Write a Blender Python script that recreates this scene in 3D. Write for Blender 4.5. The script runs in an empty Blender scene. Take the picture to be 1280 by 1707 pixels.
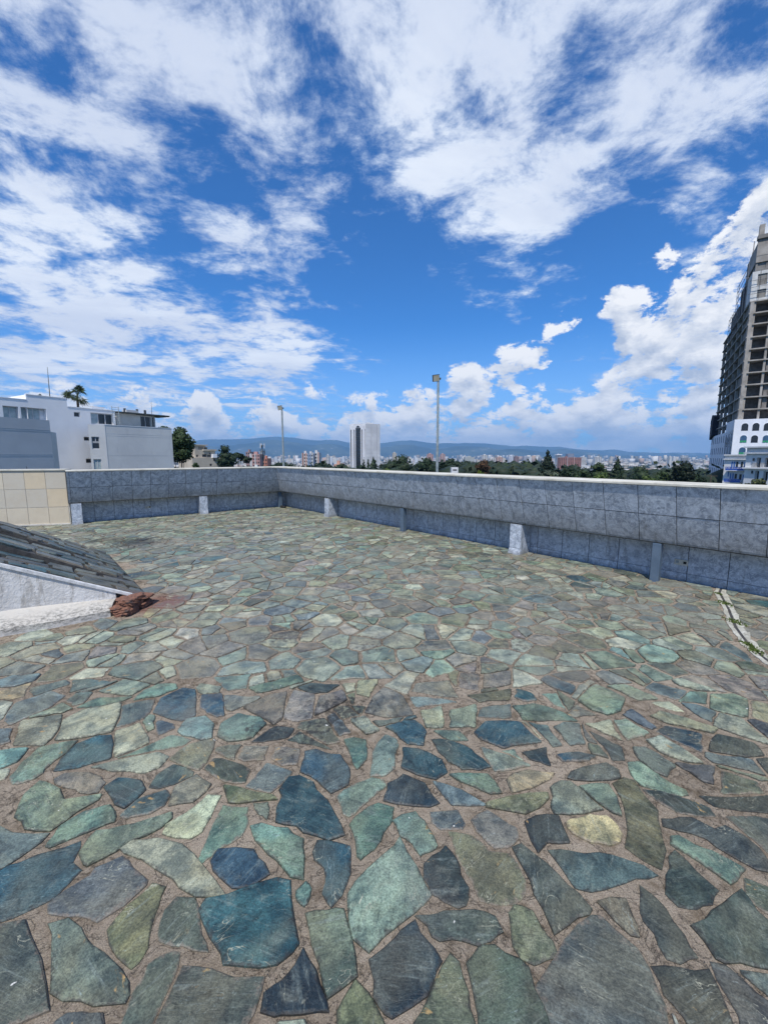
import bpy, math, random
import numpy as np
from mathutils import Vector, Matrix
R = math.radians
SC = bpy.context.scene
COL = SC.collection
random.seed(7); rng = np.random.default_rng(7)

# ------------------------------------------------------------ camera
FPX, PITCH, EYE = 688.9, 0.1347, 1.6          # focal length in photo pixels, tilt down, eye height
cam_d = bpy.data.cameras.new('camera'); cam = bpy.data.objects.new('camera', cam_d); COL.objects.link(cam)
cam_d.sensor_fit = 'VERTICAL'; cam_d.sensor_height = 24.0; cam_d.lens = 24.0 * FPX / 1707.0
cam_d.clip_start = 0.05; cam_d.clip_end = 60000
cam.location = (0, 0, EYE); cam.rotation_euler = (math.pi / 2 - PITCH, 0, 0)
SC.camera = cam
SC.render.engine = 'CYCLES'
SC.cycles.volume_bounces = 0
SC.cycles.max_bounces = 6; SC.cycles.diffuse_bounces = 3; SC.cycles.transparent_max_bounces = 8
SC.cycles.use_denoising = True
SC.view_settings.view_transform = 'Standard'; SC.view_settings.look = 'None'
SC.view_settings.gamma = 1; SC.view_settings.use_curve_mapping = False
SC.view_settings.exposure = 0.27

def ray(px, py):
    """direction (with y = 1) that the photo's pixel looks along"""
    u, w = px - 640.0, 853.5 - py
    y = w * math.sin(PITCH) + FPX * math.cos(PITCH); z = w * math.cos(PITCH) - FPX * math.sin(PITCH)
    return u / y, z / y
def at(px, py, Y):
    a, b = ray(px, py); return Vector((a * Y, Y, EYE + b * Y))
def ground(px, py, z=0.0):
    a, b = ray(px, py); t = (z - EYE) / b; return Vector((a * t, t, z))
def zat(py, Y, px=640): return EYE + ray(px, py)[1] * Y

# ------------------------------------------------------------ sun
SUN_EL, SUN_AZ = 59.0, 194.0                    # azimuth clockwise from +Y (the view direction)
sd = Vector((math.sin(R(SUN_AZ)) * math.cos(R(SUN_EL)), math.cos(R(SUN_AZ)) * math.cos(R(SUN_EL)), math.sin(R(SUN_EL))))
sl = bpy.data.lights.new('sun', 'SUN'); so = bpy.data.objects.new('sun', sl); COL.objects.link(so)
sl.energy = 3.9; sl.angle = R(0.6); sl.color = (1.0, 0.955, 0.89)
so.rotation_euler = sd.to_track_quat('Z', 'Y').to_euler(); so.location = (0, -5, 30)

# ------------------------------------------------------------ node helpers
class NT:
    def __init__(s, nt): s.nt = nt; s.n = nt.nodes; s.l = nt.links
    def put(s, sock, v):
        if v is None: return
        if isinstance(v, (int, float)):
            try: sock.default_value = v
            except TypeError: sock.default_value = (v, v, v, 1) if len(sock.default_value) == 4 else (v, v, v)
        elif isinstance(v, (tuple, list, Vector)):
            v = tuple(v)
            if len(sock.default_value) == 4 and len(v) == 3: v = v + (1,)
            sock.default_value = v
        else: s.l.new(v, sock)
    def new(s, t, **kw):
        n = s.n.new(t)
        for k, v in kw.items(): setattr(n, k, v)
        return n
    def m(s, op, a, b=None, c=None, clamp=False):
        n = s.new('ShaderNodeMath', operation=op, use_clamp=clamp)
        for i, v in enumerate((a, b, c)): s.put(n.inputs[i], v)
        return n.outputs[0]
    def v(s, op, a, b=None, scale=None):
        n = s.new('ShaderNodeVectorMath', operation=op)
        s.put(n.inputs[0], a)
        if b is not None: s.put(n.inputs[1], b)
        if scale is not None: s.put(n.inputs['Scale'], scale)
        return n.outputs['Value'] if op in ('DOT_PRODUCT', 'LENGTH', 'DISTANCE') else n.outputs[0]
    def noise(s, vec, scale, detail=4, rough=0.55, dist=0.0, col=False, lac=2.0):
        n = s.new('ShaderNodeTexNoise'); s.put(n.inputs['Vector'], vec); s.put(n.inputs['Scale'], scale)
        s.put(n.inputs['Detail'], detail); s.put(n.inputs['Roughness'], rough); s.put(n.inputs['Distortion'], dist); s.put(n.inputs['Lacunarity'], lac)
        return n.outputs['Color'] if col else n.outputs[0]
    def step(s, x, a, b, lo=0.0, hi=1.0, smooth=True):
        n = s.new('ShaderNodeMapRange', interpolation_type='SMOOTHSTEP' if smooth else 'LINEAR')
        s.put(n.inputs[0], x); s.put(n.inputs[1], a); s.put(n.inputs[2], b); s.put(n.inputs[3], lo); s.put(n.inputs[4], hi)
        return n.outputs[0]
    def mix(s, f, a, b, mode='MIX'):
        n = s.new('ShaderNodeMix', data_type='RGBA', blend_type=mode)
        s.put(n.inputs[0], f); s.put(n.inputs[6], a); s.put(n.inputs[7], b)
        return n.outputs[2]
    def xyz(s, v):
        n = s.new('ShaderNodeSeparateXYZ'); s.put(n.inputs[0], v); return n.outputs
    def comb(s, x, y, z):
        n = s.new('ShaderNodeCombineXYZ')
        for i, q in enumerate((x, y, z)): s.put(n.inputs[i], q)
        return n.outputs[0]
    def attr(s, name, out='Color'):
        n = s.new('ShaderNodeAttribute', attribute_name=name); return n.outputs[out]
    def pos(s): return s.new('ShaderNodeNewGeometry').outputs['Position']
    def objrand(s): return s.new('ShaderNodeObjectInfo').outputs['Random']

def S(r, g, b, k=1.0):
    """sRGB 0-255 -> linear, times k"""
    f = lambda c: ((c / 255 + 0.055) / 1.055) ** 2.4 if c > 10 else c / 255 / 12.92
    return (f(r) * k, f(g) * k, f(b) * k)

def mat(name, base, rough=0.7, bump=None, bstr=0.3, bdist=0.01, metal=0.0, spec=0.5, fn=None):
    m = bpy.data.materials.new(name); m.use_nodes = True
    t = NT(m.node_tree); b = m.node_tree.nodes['Principled BSDF']
    b.inputs['Roughness'].default_value = rough if isinstance(rough, (int, float)) else 0.5
    b.inputs['Metallic'].default_value = metal; b.inputs['Specular IOR Level'].default_value = spec
    if base is not None: t.put(b.inputs['Base Color'], base)
    if fn:
        r = fn(t)
        t.put(b.inputs['Base Color'], r[0])
        if len(r) > 1 and r[1] is not None:
            bn = t.new('ShaderNodeBump'); t.put(bn.inputs['Height'], r[1]); t.put(bn.inputs['Strength'], bstr); t.put(bn.inputs['Distance'], bdist)
            t.l.new(bn.outputs[0], b.inputs['Normal'])
        if len(r) > 2 and r[2] is not None: t.put(b.inputs['Roughness'], r[2])
    return m

# ------------------------------------------------------------ world: physical sky with clouds
W = bpy.data.worlds.new('World'); SC.world = W; W.use_nodes = True
t = NT(W.node_tree); t.n.clear()
SKYS = 0.11
out = t.new('ShaderNodeOutputWorld'); bg = t.new('ShaderNodeBackground'); t.put(bg.inputs[1], SKYS); t.l.new(bg.outputs[0], out.inputs[0])
sky = t.new('ShaderNodeTexSky', sky_type='NISHITA'); sky.sun_disc = False
sky.sun_elevation = R(SUN_EL); sky.sun_rotation = R(SUN_AZ); sky.altitude = 1500; sky.air_density = 1.0; sky.dust_density = 0.3; sky.ozone_density = 1.5
d = t.v('NORMALIZE', t.new('ShaderNodeTexCoord').outputs['Generated'])
dx, dy, dz = t.xyz(d)
zc = t.m('MAXIMUM', dz, 0.0)
def blobs(L, vec):
    acc = None
    for px, py, rad, w in L:
        a, b = ray(px, py); q = Vector((a, 1, b)); ln = q.length; q.normalize()
        sg = rad / FPX / (1 + ((px - 640) ** 2 + (py - 853) ** 2) / FPX ** 2) ** 0.7
        e = t.m('MULTIPLY', t.m('SUBTRACT', t.v('DOT_PRODUCT', vec, tuple(q)), 1.0), 1.0 / sg ** 2)
        g = t.m('MULTIPLY', t.m('EXPONENT', e), w)
        acc = g if acc is None else t.m('ADD', acc, g)
    return acc
blue = t.mix(1.0, sky.outputs[0], (0.27, 0.76, 1.27), 'MULTIPLY')
blue = t.mix(t.step(zc, 0.0, 0.30, 0.55, 0.0), blue, (3.3, 5.0, 7.6))
# high broken cloud
pl = t.v('SCALE', t.comb(dx, dy, 0.0), scale=t.m('DIVIDE', 1.0, t.m('ADD', zc, 0.10)))
wr = t.v('SCALE', t.v('SUBTRACT', t.noise(pl, 0.9, 3, 0.5, col=True), (0.5, 0.5, 0.5)), scale=0.55)
pw = t.v('ADD', pl, wr)
px_, py_, _ = t.xyz(pw)
ca, sa = math.cos(R(28)), math.sin(R(28))
ps = t.comb(t.m('ADD', t.m('MULTIPLY', px_, ca * .55), t.m('MULTIPLY', py_, sa * .55)), t.m('SUBTRACT', t.m('MULTIPLY', py_, ca * 1.15), t.m('MULTIPLY', px_, sa * 1.15)), 0.3)
n1 = t.noise(ps, 1.55, 12, 0.60, 0.25)
n1b = t.noise(t.v('ADD', t.v('ADD', pl, t.v('SCALE', wr, scale=.5)), (3.1, 7.7, 1.0)), 4.2, 11, 0.66, 0.15)
nn = t.m('ADD', t.m('MULTIPLY', n1, 1.3), t.m('MULTIPLY', n1b, 2.3))
nn = t.m('SUBTRACT', nn, 1.32)
HI = [(90, 210, 150, .30), (40, 330, 140, .20), (330, 90, 150, .16), (520, 170, 110, .20), (450, 40, 120, .14), (700, 60, 90, .16), (690, 200, 60, .16), (880, 150, 110, .16), (1060, 170, 130, .24), (1150, 40, 120, .16), (250, 180, 90, .16),
      (330, 335, 70, .14), (445, 400, 55, .20), (700, 300, 60, .10), (790, 395, 60, .30), (860, 370, 50, .22), (925, 365, 40, .14),
      (390, 285, 50, -.22), (330, 270, 45, -.14), (620, 440, 110, -.40), (900, 480, 120, -.45), (740, 520, 120, -.45), (520, 470, 90, -.30), (560, 600, 60, -.2), (740, 600, 70, -.3),
      (1010, 325, 80, -.25), (830, 310, 45, -.16), (558, 78, 26, -.26), (960, 60, 34, -.22), (1225, 125, 45, -.2), (785, 150, 30, -.16), (640, 250, 40, -.12), (1000, 430, 80, -.25), (900, 600, 70, -.3),
      (150, 540, 90, .22), (40, 590, 120, .26), (430, 560, 60, .30), (540, 565, 42, .30), (350, 545, 45, .2), (60, 440, 60, .12), (250, 600, 90, .2), (450, 620, 60, .14), (600, 575, 30, .22),
      (330, 465, 60, -.2), (180, 430, 34, -.14), (1240, 270, 60, .14), (620, 490, 22, .22), (870, 500, 26, .24), (720, 520, 30, .16), (225, 440, 34, .34), (475, 415, 40, .34), (420, 395, 45, .28), (800, 385, 62, .34), (735, 410, 40, .22), (880, 362, 48, .30), (935, 365, 30, .22), (560, 330, 50, .24), (500, 350, 45, .2), (690, 330, 45, .24), (740, 250, 50, .24), (620, 220, 60, .2), (860, 250, 60, .22), (960, 250, 60, .2), (880, 505, 34, .26), (480, 580, 40, .3), (640, 490, 26, .2), (1190, 330, 60, .2), (1100, 280, 70, .2)]
HI = [(a, b, c * (1.05 if w > 0 else .92), w * (.68 if w > 0 else .60)) for a, b, c, w in HI]
hm = t.m('ADD', blobs(HI, d), 0.05)
dens1 = t.step(t.m('ADD', nn, hm), 0.44, 0.98, 0.0, 0.97)
dens1 = t.m('MULTIPLY', dens1, t.step(zc, 0.02, 0.09))
thick = t.step(t.m('ADD', t.m('ADD', nn, hm), t.m('MULTIPLY', t.m('SUBTRACT', n1b, .5), -.35)), 0.52, 1.05)
hcol = t.mix(thick, (3.9, 5.0, 6.9), (6.7, 7.2, 8.0))
nsh = t.noise(t.v('ADD', ps, (9.1, 2.2, 4.0)), 1.3, 6, 0.6)
hcol = t.mix(t.step(nsh, 0.40, 0.62, 0.0, 0.6), hcol, (4.4, 5.0, 6.4))
c1 = t.mix(dens1, blue, hcol)
# cumulus, lit from above
CU = [(120, 690, 46, .8), (230, 670, 20, .9), (300, 674, 26, 1.), (345, 692, 24, .9), (440, 684, 24, 1.), (515, 648, 10, .75), (545, 650, 7, .6), (560, 705, 30, .7), (640, 705, 40, .8), (700, 672, 18, .9), (780, 705, 36, .9),
      (860, 715, 45, .9), (960, 695, 32, .9), (1010, 674, 22, .9), (1090, 676, 28, 1.), (1150, 664, 28, 1.), (1210, 694, 34, 1.),
      (770, 625, 17, .95), (800, 640, 17, 1.), (828, 628, 16, .9), (848, 592, 15, .95), (880, 590, 15, .9), (908, 594, 15, .95), (862, 642, 10, .7), (905, 641, 8, .6),
      (918, 542, 13, .95), (940, 536, 12, .9), (965, 532, 10, .8), (1020, 508, 17, 1.), (1050, 497, 18, 1.), (1075, 510, 16, .9), (1050, 550, 18, .9), (1090, 565, 32, 1.), (1050, 615, 20, .9), (1010, 632, 12, .7), (1125, 600, 34, 1.), (1175, 575, 40, 1.), (1150, 520, 26, 1.), (1190, 500, 20, .8),
      (1105, 425, 13, 1.), (1120, 440, 13, .9), (1135, 468, 14, .9), (1190, 420, 18, 1.), (1180, 455, 18, .9), (1225, 395, 24, 1.), (1265, 372, 30, 1.), (1310, 360, 50, 1.), (1240, 470, 36, 1.)]
low = t.step(dz, 0.125, 0.035, 0.0, 1.15)
def cum(vec):
    nz = t.noise(t.v('MULTIPLY', vec, (1.0, 1.0, 1.75)), 14.0, 13, 0.66, 0.2)
    return nz
def cloud_field(vec, m):
    return t.m('ADD', t.m('MULTIPLY', m, 1.15), t.m('MULTIPLY', t.m('SUBTRACT', cum(vec), 0.5), t.step(m, 0.12, 0.5, 0.6, 6.6)))
cm = t.m('ADD', t.m('MINIMUM', blobs(CU, d), 1.15), low)
cm = t.m('MINIMUM', cm, 1.15)
f0 = cloud_field(d, cm)
d_up = t.v('NORMALIZE', t.v('ADD', d, (0.004, -0.01, 0.030)))
def shade_field(v_, m_):
    nz = t.noise(t.v('MULTIPLY', v_, (1.0, 1.0, 1.75)), 14.0, 8, 0.60, 0.2)
    return t.m('ADD', t.m('MULTIPLY', m_, 0.55), t.m('MULTIPLY', nz, 3.4))
low_u = t.step(t.xyz(d_up)[2], 0.125, 0.035, 0.0, 1.15)
cm_u = t.m('MINIMUM', t.m('ADD', t.m('MINIMUM', blobs(CU, d_up), 1.15), low_u), 1.15)
df = t.m('SUBTRACT', shade_field(d, cm), shade_field(d_up, cm_u))
lit = t.m('ADD', t.m('MULTIPLY', df, 1.15), t.step(f0, 0.5, 2.0, 0.74, 0.34), clamp=True)
dens2 = t.step(f0, 0.50, 1.12)
ccol = t.mix(lit, (3.8, 4.4, 5.5), (7.7, 7.8, 8.0))
ccol = t.mix(t.step(zc, 0.0, 0.10, 0.50, 0.0), ccol, (4.4, 5.4, 7.0))
c2 = t.mix(dens2, c1, ccol)
gcol = t.mix(t.step(dz, -0.06, 0.0), (0.9, 1.0, 0.9), c2)
t.l.new(gcol, bg.inputs[0])
try: W.cycles.sampling_method = 'MANUAL'; W.cycles.sample_map_resolution = 512
except Exception: pass

# ------------------------------------------------------------ object helpers
def tag(o, label=None, cat=None, group=None, kind=None):
    if label: o['label'] = label
    if cat: o['category'] = cat
    if group: o['group'] = group
    if kind: o['kind'] = kind
    return o
def empty(name, loc=(0, 0, 0), rz=0.0):
    o = bpy.data.objects.new(name, None); COL.objects.link(o); o.location = loc; o.rotation_euler = (0, 0, rz)
    o.empty_display_size = 0.2; return o
class MB:
    def __init__(s): s.v = []; s.f = []; s.c = None
    def add(s, vs, fs):
        k = len(s.v); s.v += [tuple(p) for p in vs]; s.f += [tuple(i + k for i in f) for f in fs]; return s
    def box(s, x0, x1, y0, y1, z0, z1):
        return s.add([(x0, y0, z0), (x1, y0, z0), (x1, y1, z0), (x0, y1, z0), (x0, y0, z1), (x1, y0, z1), (x1, y1, z1), (x0, y1, z1)],
                     [(0, 3, 2, 1), (4, 5, 6, 7), (0, 1, 5, 4), (1, 2, 6, 5), (2, 3, 7, 6), (3, 0, 4, 7)])
    def hexa(s, b, tp):
        return s.add(list(b) + list(tp), [(0, 3, 2, 1), (4, 5, 6, 7), (0, 1, 5, 4), (1, 2, 6, 5), (2, 3, 7, 6), (3, 0, 4, 7)])
    def prism(s, poly, z0, z1):
        n = len(poly); vs = [(p[0], p[1], z0) for p in poly] + [(p[0], p[1], z1) for p in poly]
        return s.add(vs, [tuple(range(n - 1, -1, -1)), tuple(range(n, 2 * n))] + [(i, (i + 1) % n, n + (i + 1) % n, n + i) for i in range(n)])
    def tube(s, p, q, r0, r1=None, n=8):
        r1 = r0 if r1 is None else r1
        p, q = Vector(p), Vector(q); ax = (q - p).normalized(); u = ax.orthogonal().normalized(); w = ax.cross(u)
        vs = []
        for c, r in ((p, r0), (q, r1)):
            for i in range(n):
                a = 2 * math.pi * i / n; vs.append(c + u * math.cos(a) * r + w * math.sin(a) * r)
        return s.add(vs, [(i, (i + 1) % n, n + (i + 1) % n, n + i) for i in range(n)] + [tuple(range(n - 1, -1, -1)), tuple(range(n, 2 * n))])
    def mesh(s, name, m=None):
        me = bpy.data.meshes.new(name); me.from_pydata(s.v, [], s.f); me.validate(); me.update()
        if m: me.materials.append(m)
        return me
    def build(s, name, m, parent=None, loc=(0, 0, 0), rz=0.0):
        o = bpy.data.objects.new(name, s.mesh(name, m)); COL.objects.link(o); o.location = loc; o.rotation_euler = (0, 0, rz)
        if parent: o.parent = parent
        return o
def inst(me, name, parent, loc, rz=0.0, scale=(1, 1, 1)):
    o = bpy.data.objects.new(name, me); COL.objects.link(o); o.location = loc; o.rotation_euler = (0, 0, rz); o.scale = scale
    if parent: o.parent = parent
    return o
def bevel(o, w, seg=2):
    import bmesh
    bm = bmesh.new(); bm.from_mesh(o.data)
    bmesh.ops.bevel(bm, geom=[e for e in bm.edges], offset=w, segments=seg, affect='EDGES', profile=0.6)
    bm.to_mesh(o.data); bm.free(); return o
def np_mesh(name, V, F, m, attrs=None, smooth=False):
    """V (n,3), F (m,k) equal sized faces"""
    V = np.asarray(V, np.float32); F = np.asarray(F, np.int32); me = bpy.data.meshes.new(name)
    me.vertices.add(len(V)); me.vertices.foreach_set('co', V.ravel())
    k = F.shape[1]; me.loops.add(F.size); me.loops.foreach_set('vertex_index', F.ravel())
    me.polygons.add(len(F)); me.polygons.foreach_set('loop_start', np.arange(0, F.size, k, dtype=np.int32)); me.polygons.foreach_set('loop_total', np.full(len(F), k, np.int32))
    if smooth: me.polygons.foreach_set('use_smooth', np.ones(len(F), bool))
    me.update(calc_edges=True)
    for nm, (dom, arr) in (attrs or {}).items():
        a = me.attributes.new(nm, 'FLOAT_COLOR', dom); arr = np.asarray(arr, np.float32)
        if arr.shape[1] == 3: arr = np.hstack([arr, np.ones((len(arr), 1), np.float32)])
        a.data.foreach_set('color', arr.ravel())
    if m: me.materials.append(m)
    return me
# ------------------------------------------------------------ materials
def spots(t, p, L):
    acc = None
    for px, py, r, w in L:
        g = ground(px, py)
        dd = t.v('DISTANCE', t.v('MULTIPLY', p, (1, 1, 0)), (g.x, g.y, 0))
        e = t.m('MULTIPLY', t.m('EXPONENT', t.m('MULTIPLY', t.m('POWER', t.m('DIVIDE', dd, r), 2.0), -1.0)), w)
        acc = e if acc is None else t.m('ADD', acc, e)
    return acc
LICHEN = [(520, 1245, .20, .32), (420, 1215, .16, .35), (560, 1180, .2, .35), (480, 1060, .3, .7), (360, 1075, .3, .55), (150, 1300, .16, .3), (20, 1340, .12, .5), (620, 1075, .25, .6), (850, 1075, .35, .5), (1000, 1140, .2, .55), (960, 1060, .35, .45), (830, 1290, .1, .3), (480, 1215, .3, .35), (230, 905, .7, .9), (150, 895, .6, .5), (600, 1180, .2, .5)]
RUST = [(262, 1006, .26, 1.1), (282, 1002, .22, .8), (238, 1012, .15, .9)]
def dirt_common(t, p):
    n1 = t.noise(p, 2.2, 6, 0.65); n2 = t.noise(p, 26, 8, 0.7)
    z = spots(t, p, LICHEN)
    return t.step(t.m('ADD', t.m('ADD', t.m('MULTIPLY', z, 0.38), t.m('MULTIPLY', n1, 0.25)), t.m('MULTIPLY', n2, 0.85)), 0.72, 0.86)
def stone_fn(t):
    p = t.pos(); tint = t.attr('tint'); sx, sy, sz = t.xyz(t.attr('sdat'))
    ang = t.m('MULTIPLY', sy, 6.2832); c = t.m('COSINE', ang); s = t.m('SINE', ang)
    X, Y, Z = t.xyz(p)
    u = t.m('ADD', t.m('MULTIPLY', X, c), t.m('MULTIPLY', Y, s)); v = t.m('SUBTRACT', t.m('MULTIPLY', Y, c), t.m('MULTIPLY', X, s))
    off = t.m('MULTIPLY', sx, 37.0)
    loc = t.comb(t.m('ADD', u, off), v, Z)
    st = t.noise(t.comb(t.m('MULTIPLY', t.m('ADD', u, off), 5.0), t.m('MULTIPLY', v, 44.0), Z), 1.0, 9, 0.70, 0.7)
    mo = t.noise(loc, 7.0, 9, 0.68, 0.5)
    mo2 = t.noise(t.v('ADD', loc, (5, 1, 2)), 14.0, 6, 0.65, 0.8)
    fine = t.noise(p, 150, 6, 0.75)
    lum = t.v('DOT_PRODUCT', tint, (.3, .5, .2))
    grey = t.v('MULTIPLY', t.comb(lum, lum, lum), (1.03, 1.0, .93))
    tint = t.mix(0.10, tint, grey)
    col = t.mix(t.step(mo, 0.38, 0.62), t.mix(1.0, tint, (0.50, 0.54, 0.56), 'MULTIPLY'), t.mix(1.0, tint, (1.40, 1.34, 1.22), 'MULTIPLY'))
    big = t.noise(t.v('ADD', loc, (8, 3, 1)), 3.2, 3, 0.5, 0.5)
    col = t.mix(t.step(big, 0.46, 0.62, 0, .55), col, t.mix(0.5, t.mix(1.0, col, (1.25, 1.05, .75), 'MULTIPLY'), (0.17, 0.165, 0.12)))
    col = t.mix(t.step(mo2, 0.52, 0.70, 0, .6), col, t.mix(0.6, t.mix(1.0, tint, (1.5, 1.45, 1.2), 'MULTIPLY'), (0.21, 0.22, 0.18)))
    col = t.mix(t.step(st, 0.54, 0.70, 0, .65), col, t.mix(0.6, col, (0.24, 0.29, 0.27)))
    col = t.mix(t.step(st, 0.46, 0.32, 0, .65), col, t.mix(1.0, col, (0.38, 0.43, 0.48), 'MULTIPLY'))
    blot = t.noise(t.v('ADD', loc, (1, 8, 6)), 20, 8, 0.72)
    col = t.mix(t.step(blot, 0.57, 0.66, 0, .55), col, t.mix(1.0, col, (.32, .33, .33), 'MULTIPLY'))
    # mineral veins and scratches
    wv = t.noise(t.v('MULTIPLY', loc, (1.0, 2.4, 1.0)), 6.0, 3, 0.5, 1.6)
    vein = t.step(t.m('ABSOLUTE', t.m('SUBTRACT', wv, 0.5)), 0.010, 0.002)
    vein = t.m('MULTIPLY', vein, t.m('MULTIPLY', t.step(t.noise(loc, 9, 4), 0.5, 0.62), t.step(sx, 0.30, 0.6, 0.15, 1)))
    col = t.mix(t.m('MULTIPLY', vein, .75), col, (0.42, 0.42, 0.32))
    wv2 = t.noise(t.v('MULTIPLY', t.v('ADD', loc, (2, 9, 4)), (1.0, 5.0, 1.0)), 8.0, 2, 0.5, 0.5)
    sc = t.m('MULTIPLY', t.step(t.m('ABSOLUTE', t.m('SUBTRACT', wv2, 0.52)), 0.006, 0.001), t.step(mo, 0.48, 0.62))
    col = t.mix(t.m('MULTIPLY', sc, .5), col, (0.30, 0.38, 0.38))
    # rust flecks on a few stones
    ru = t.m('MULTIPLY', t.step(t.noise(t.v('MULTIPLY', loc, (1, 2.5, 1)), 11, 5, 0.6, 0.5), 0.63, 0.69), t.step(t.m('FRACT', t.m('MULTIPLY', sx, 7.31)), 0.62, 0.70))
    ruc = t.mix(t.noise(p, 60, 3), (0.42, 0.22, 0.07), (0.36, 0.30, 0.14))
    col = t.mix(t.m('MULTIPLY', ru, .8), col, ruc)
    # pale mortar smears; dark rims add painted contact shade to edge dirt
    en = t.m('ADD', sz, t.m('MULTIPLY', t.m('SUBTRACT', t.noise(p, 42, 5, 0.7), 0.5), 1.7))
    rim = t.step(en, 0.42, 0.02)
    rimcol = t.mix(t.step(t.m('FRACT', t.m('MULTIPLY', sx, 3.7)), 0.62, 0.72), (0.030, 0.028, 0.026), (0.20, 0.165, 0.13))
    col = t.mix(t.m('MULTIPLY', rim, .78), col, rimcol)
    dirt = dirt_common(t, p)
    col = t.mix(t.m('MULTIPLY', dirt, .85), col, (0.022, 0.021, 0.020))
    film = t.m('SUBTRACT', t.noise(p, 1.1, 5, 0.6), t.step(Y, 2.2, 3.6, 0.08, 0.0))
    col = t.mix(t.step(film, 0.42, 0.66, 0.0, 0.5), col, (0.25, 0.235, 0.195))
    col = t.mix(t.m('MULTIPLY', spots(t, p, RUST), t.step(mo2, .3, .6)), col, (0.17, 0.095, 0.075))
    gr = t.m('MULTIPLY', t.step(t.noise(p, 3.1, 10, .72), .50, .62), t.step(t.noise(p, 17, 6, .7), .38, .6))
    col = t.mix(t.m('MULTIPLY', gr, .6), col, t.mix(1.0, col, (.46, .41, .36), 'MULTIPLY'))
    sp = t.step(t.noise(t.v('ADD', p, (4, 4, 4)), 31, 2, 0.4), 0.775, 0.80)
    col = t.mix(sp, col, (0.62, 0.62, 0.58))
    col = t.mix(t.step(fine, 0.36, 0.64, 0, 1), t.mix(1.0, col, (.62, .62, .62), 'MULTIPLY'), t.mix(1.0, col, (1.32, 1.3, 1.26), 'MULTIPLY'))
    h = t.m('ADD', t.m('ADD', t.m('MULTIPLY', st, .7), t.m('MULTIPLY', mo2, 1.1)), t.m('MULTIPLY', fine, .35))
    rg = t.step(mo, 0.3, 0.7, 0.33, 0.56)
    return col, h, rg
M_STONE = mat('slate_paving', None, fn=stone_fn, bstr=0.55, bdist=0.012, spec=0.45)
def mortar_fn(t):
    p = t.pos()
    a = t.noise(p, 1.6, 5, 0.6); b = t.noise(p, 24, 7, 0.7); g = t.noise(p, 210, 4, 0.75)
    vo = t.new('ShaderNodeTexVoronoi'); t.put(vo.inputs['Vector'], p); t.put(vo.inputs['Scale'], 170.0)
    col = t.mix(t.step(a, 0.35, 0.65), (0.20, 0.16, 0.115), (0.42, 0.35, 0.265))
    col = t.mix(t.step(b, 0.35, 0.68, 0, .6), col, (0.50, 0.43, 0.335))
    col = t.mix(t.step(g, 0.40, 0.62, .6, 0), col, (0.09, 0.072, 0.056))
    col = t.mix(t.step(t.m('FRACT', t.m('MULTIPLY', t.xyz(vo.outputs['Color'])[0], 5.0)), 0.8, 0.95, 0, .5), col, (0.34, 0.27, 0.21))
    col = t.mix(t.m('MULTIPLY', dirt_common(t, p), .7), col, (0.03, 0.027, 0.023))
    col = t.mix(spots(t, p, RUST), col, (0.22, 0.13, 0.10))
    gr = t.m('MULTIPLY', t.step(t.noise(p, 3.1, 10, .72), .50, .62), t.step(t.noise(p, 17, 6, .7), .38, .6))
    col = t.mix(t.m('MULTIPLY', gr, .75), col, t.mix(1.0, col, (.40, .36, .31), 'MULTIPLY'))
    cr_ = t.step(t.m('ABSOLUTE', t.m('SUBTRACT', t.noise(p, 9, 5, .6, .8), .5)), .012, .003)
    col = t.mix(t.m('MULTIPLY', cr_, .28), col, (.05, .042, .034))
    h = t.m('SUBTRACT', t.m('ADD', t.m('MULTIPLY', b, 1.0), t.m('MULTIPLY', g, 0.5)), cr_)
    return col, h, 0.95
M_MORTAR = mat('sandy_mortar', None, fn=mortar_fn, bstr=0.9, bdist=0.012, spec=0.15)
def tile_fn(k=1.0, warm=0.0):
    def fn(t):
        p = t.pos(); r = t.objrand()
        q = t.v('ADD', p, t.comb(t.m('MULTIPLY', r, 31.0), t.m('MULTIPLY', r, 17.0), 0.0))
        a = t.noise(q, 7.5, 5, 0.6, 1.5); b = t.noise(t.v('ADD', q, (3, 3, 3)), 11, 4, 0.5, 2.2)
        col = t.mix(t.step(a, 0.36, 0.66), tuple(x * k for x in (0.175, 0.203, 0.245)), tuple(x * k for x in (0.36, 0.395, 0.44)))
        w = t.step(t.m('ABSOLUTE', t.m('SUBTRACT', b, 0.5)), 0.05, 0.0)
        col = t.mix(t.m('MULTIPLY', w, .50), col, tuple(x * k for x in (0.56, 0.60, 0.63)))
        col = t.mix(t.step(r, 0, 1, 0.0, .12), col, (0.2, 0.2, 0.2))
        z = t.xyz(p)[2]; gn = t.noise(p, 5.5, 6, 0.65)
        # weathering: a brown film low on the overhang, splash dirt near the floor
        low = t.m('MULTIPLY', t.step(t.m('ADD', z, t.m('MULTIPLY', t.m('SUBTRACT', gn, .5), .45)), 0.95, 0.50), t.step(z, 0.47, 0.52))
        col = t.mix(t.m('MULTIPLY', low, .42), col, (0.135, 0.120, 0.095))
        spl = t.step(t.m('ADD', z, t.m('MULTIPLY', t.m('SUBTRACT', t.noise(p, 9, 6, .7), .5), .3)), 0.12, 0.0)
        col = t.mix(t.m('MULTIPLY', spl, .5), col, (0.11, 0.10, 0.085))
        dr = t.noise(t.v('MULTIPLY', p, (9, 9, 1.2)), 1.0, 6, .65)
        col = t.mix(t.step(dr, .54, .70, 0, .5), col, (0.085, 0.085, 0.08))
        return col, t.noise(p, 14, 3), t.step(a, 0.3, 0.7, 0.34, 0.5)
    return fn
M_TILE = mat('grey_blue_glazed_tile', None, fn=tile_fn(1.34), bstr=0.05, bdist=0.01)
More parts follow.
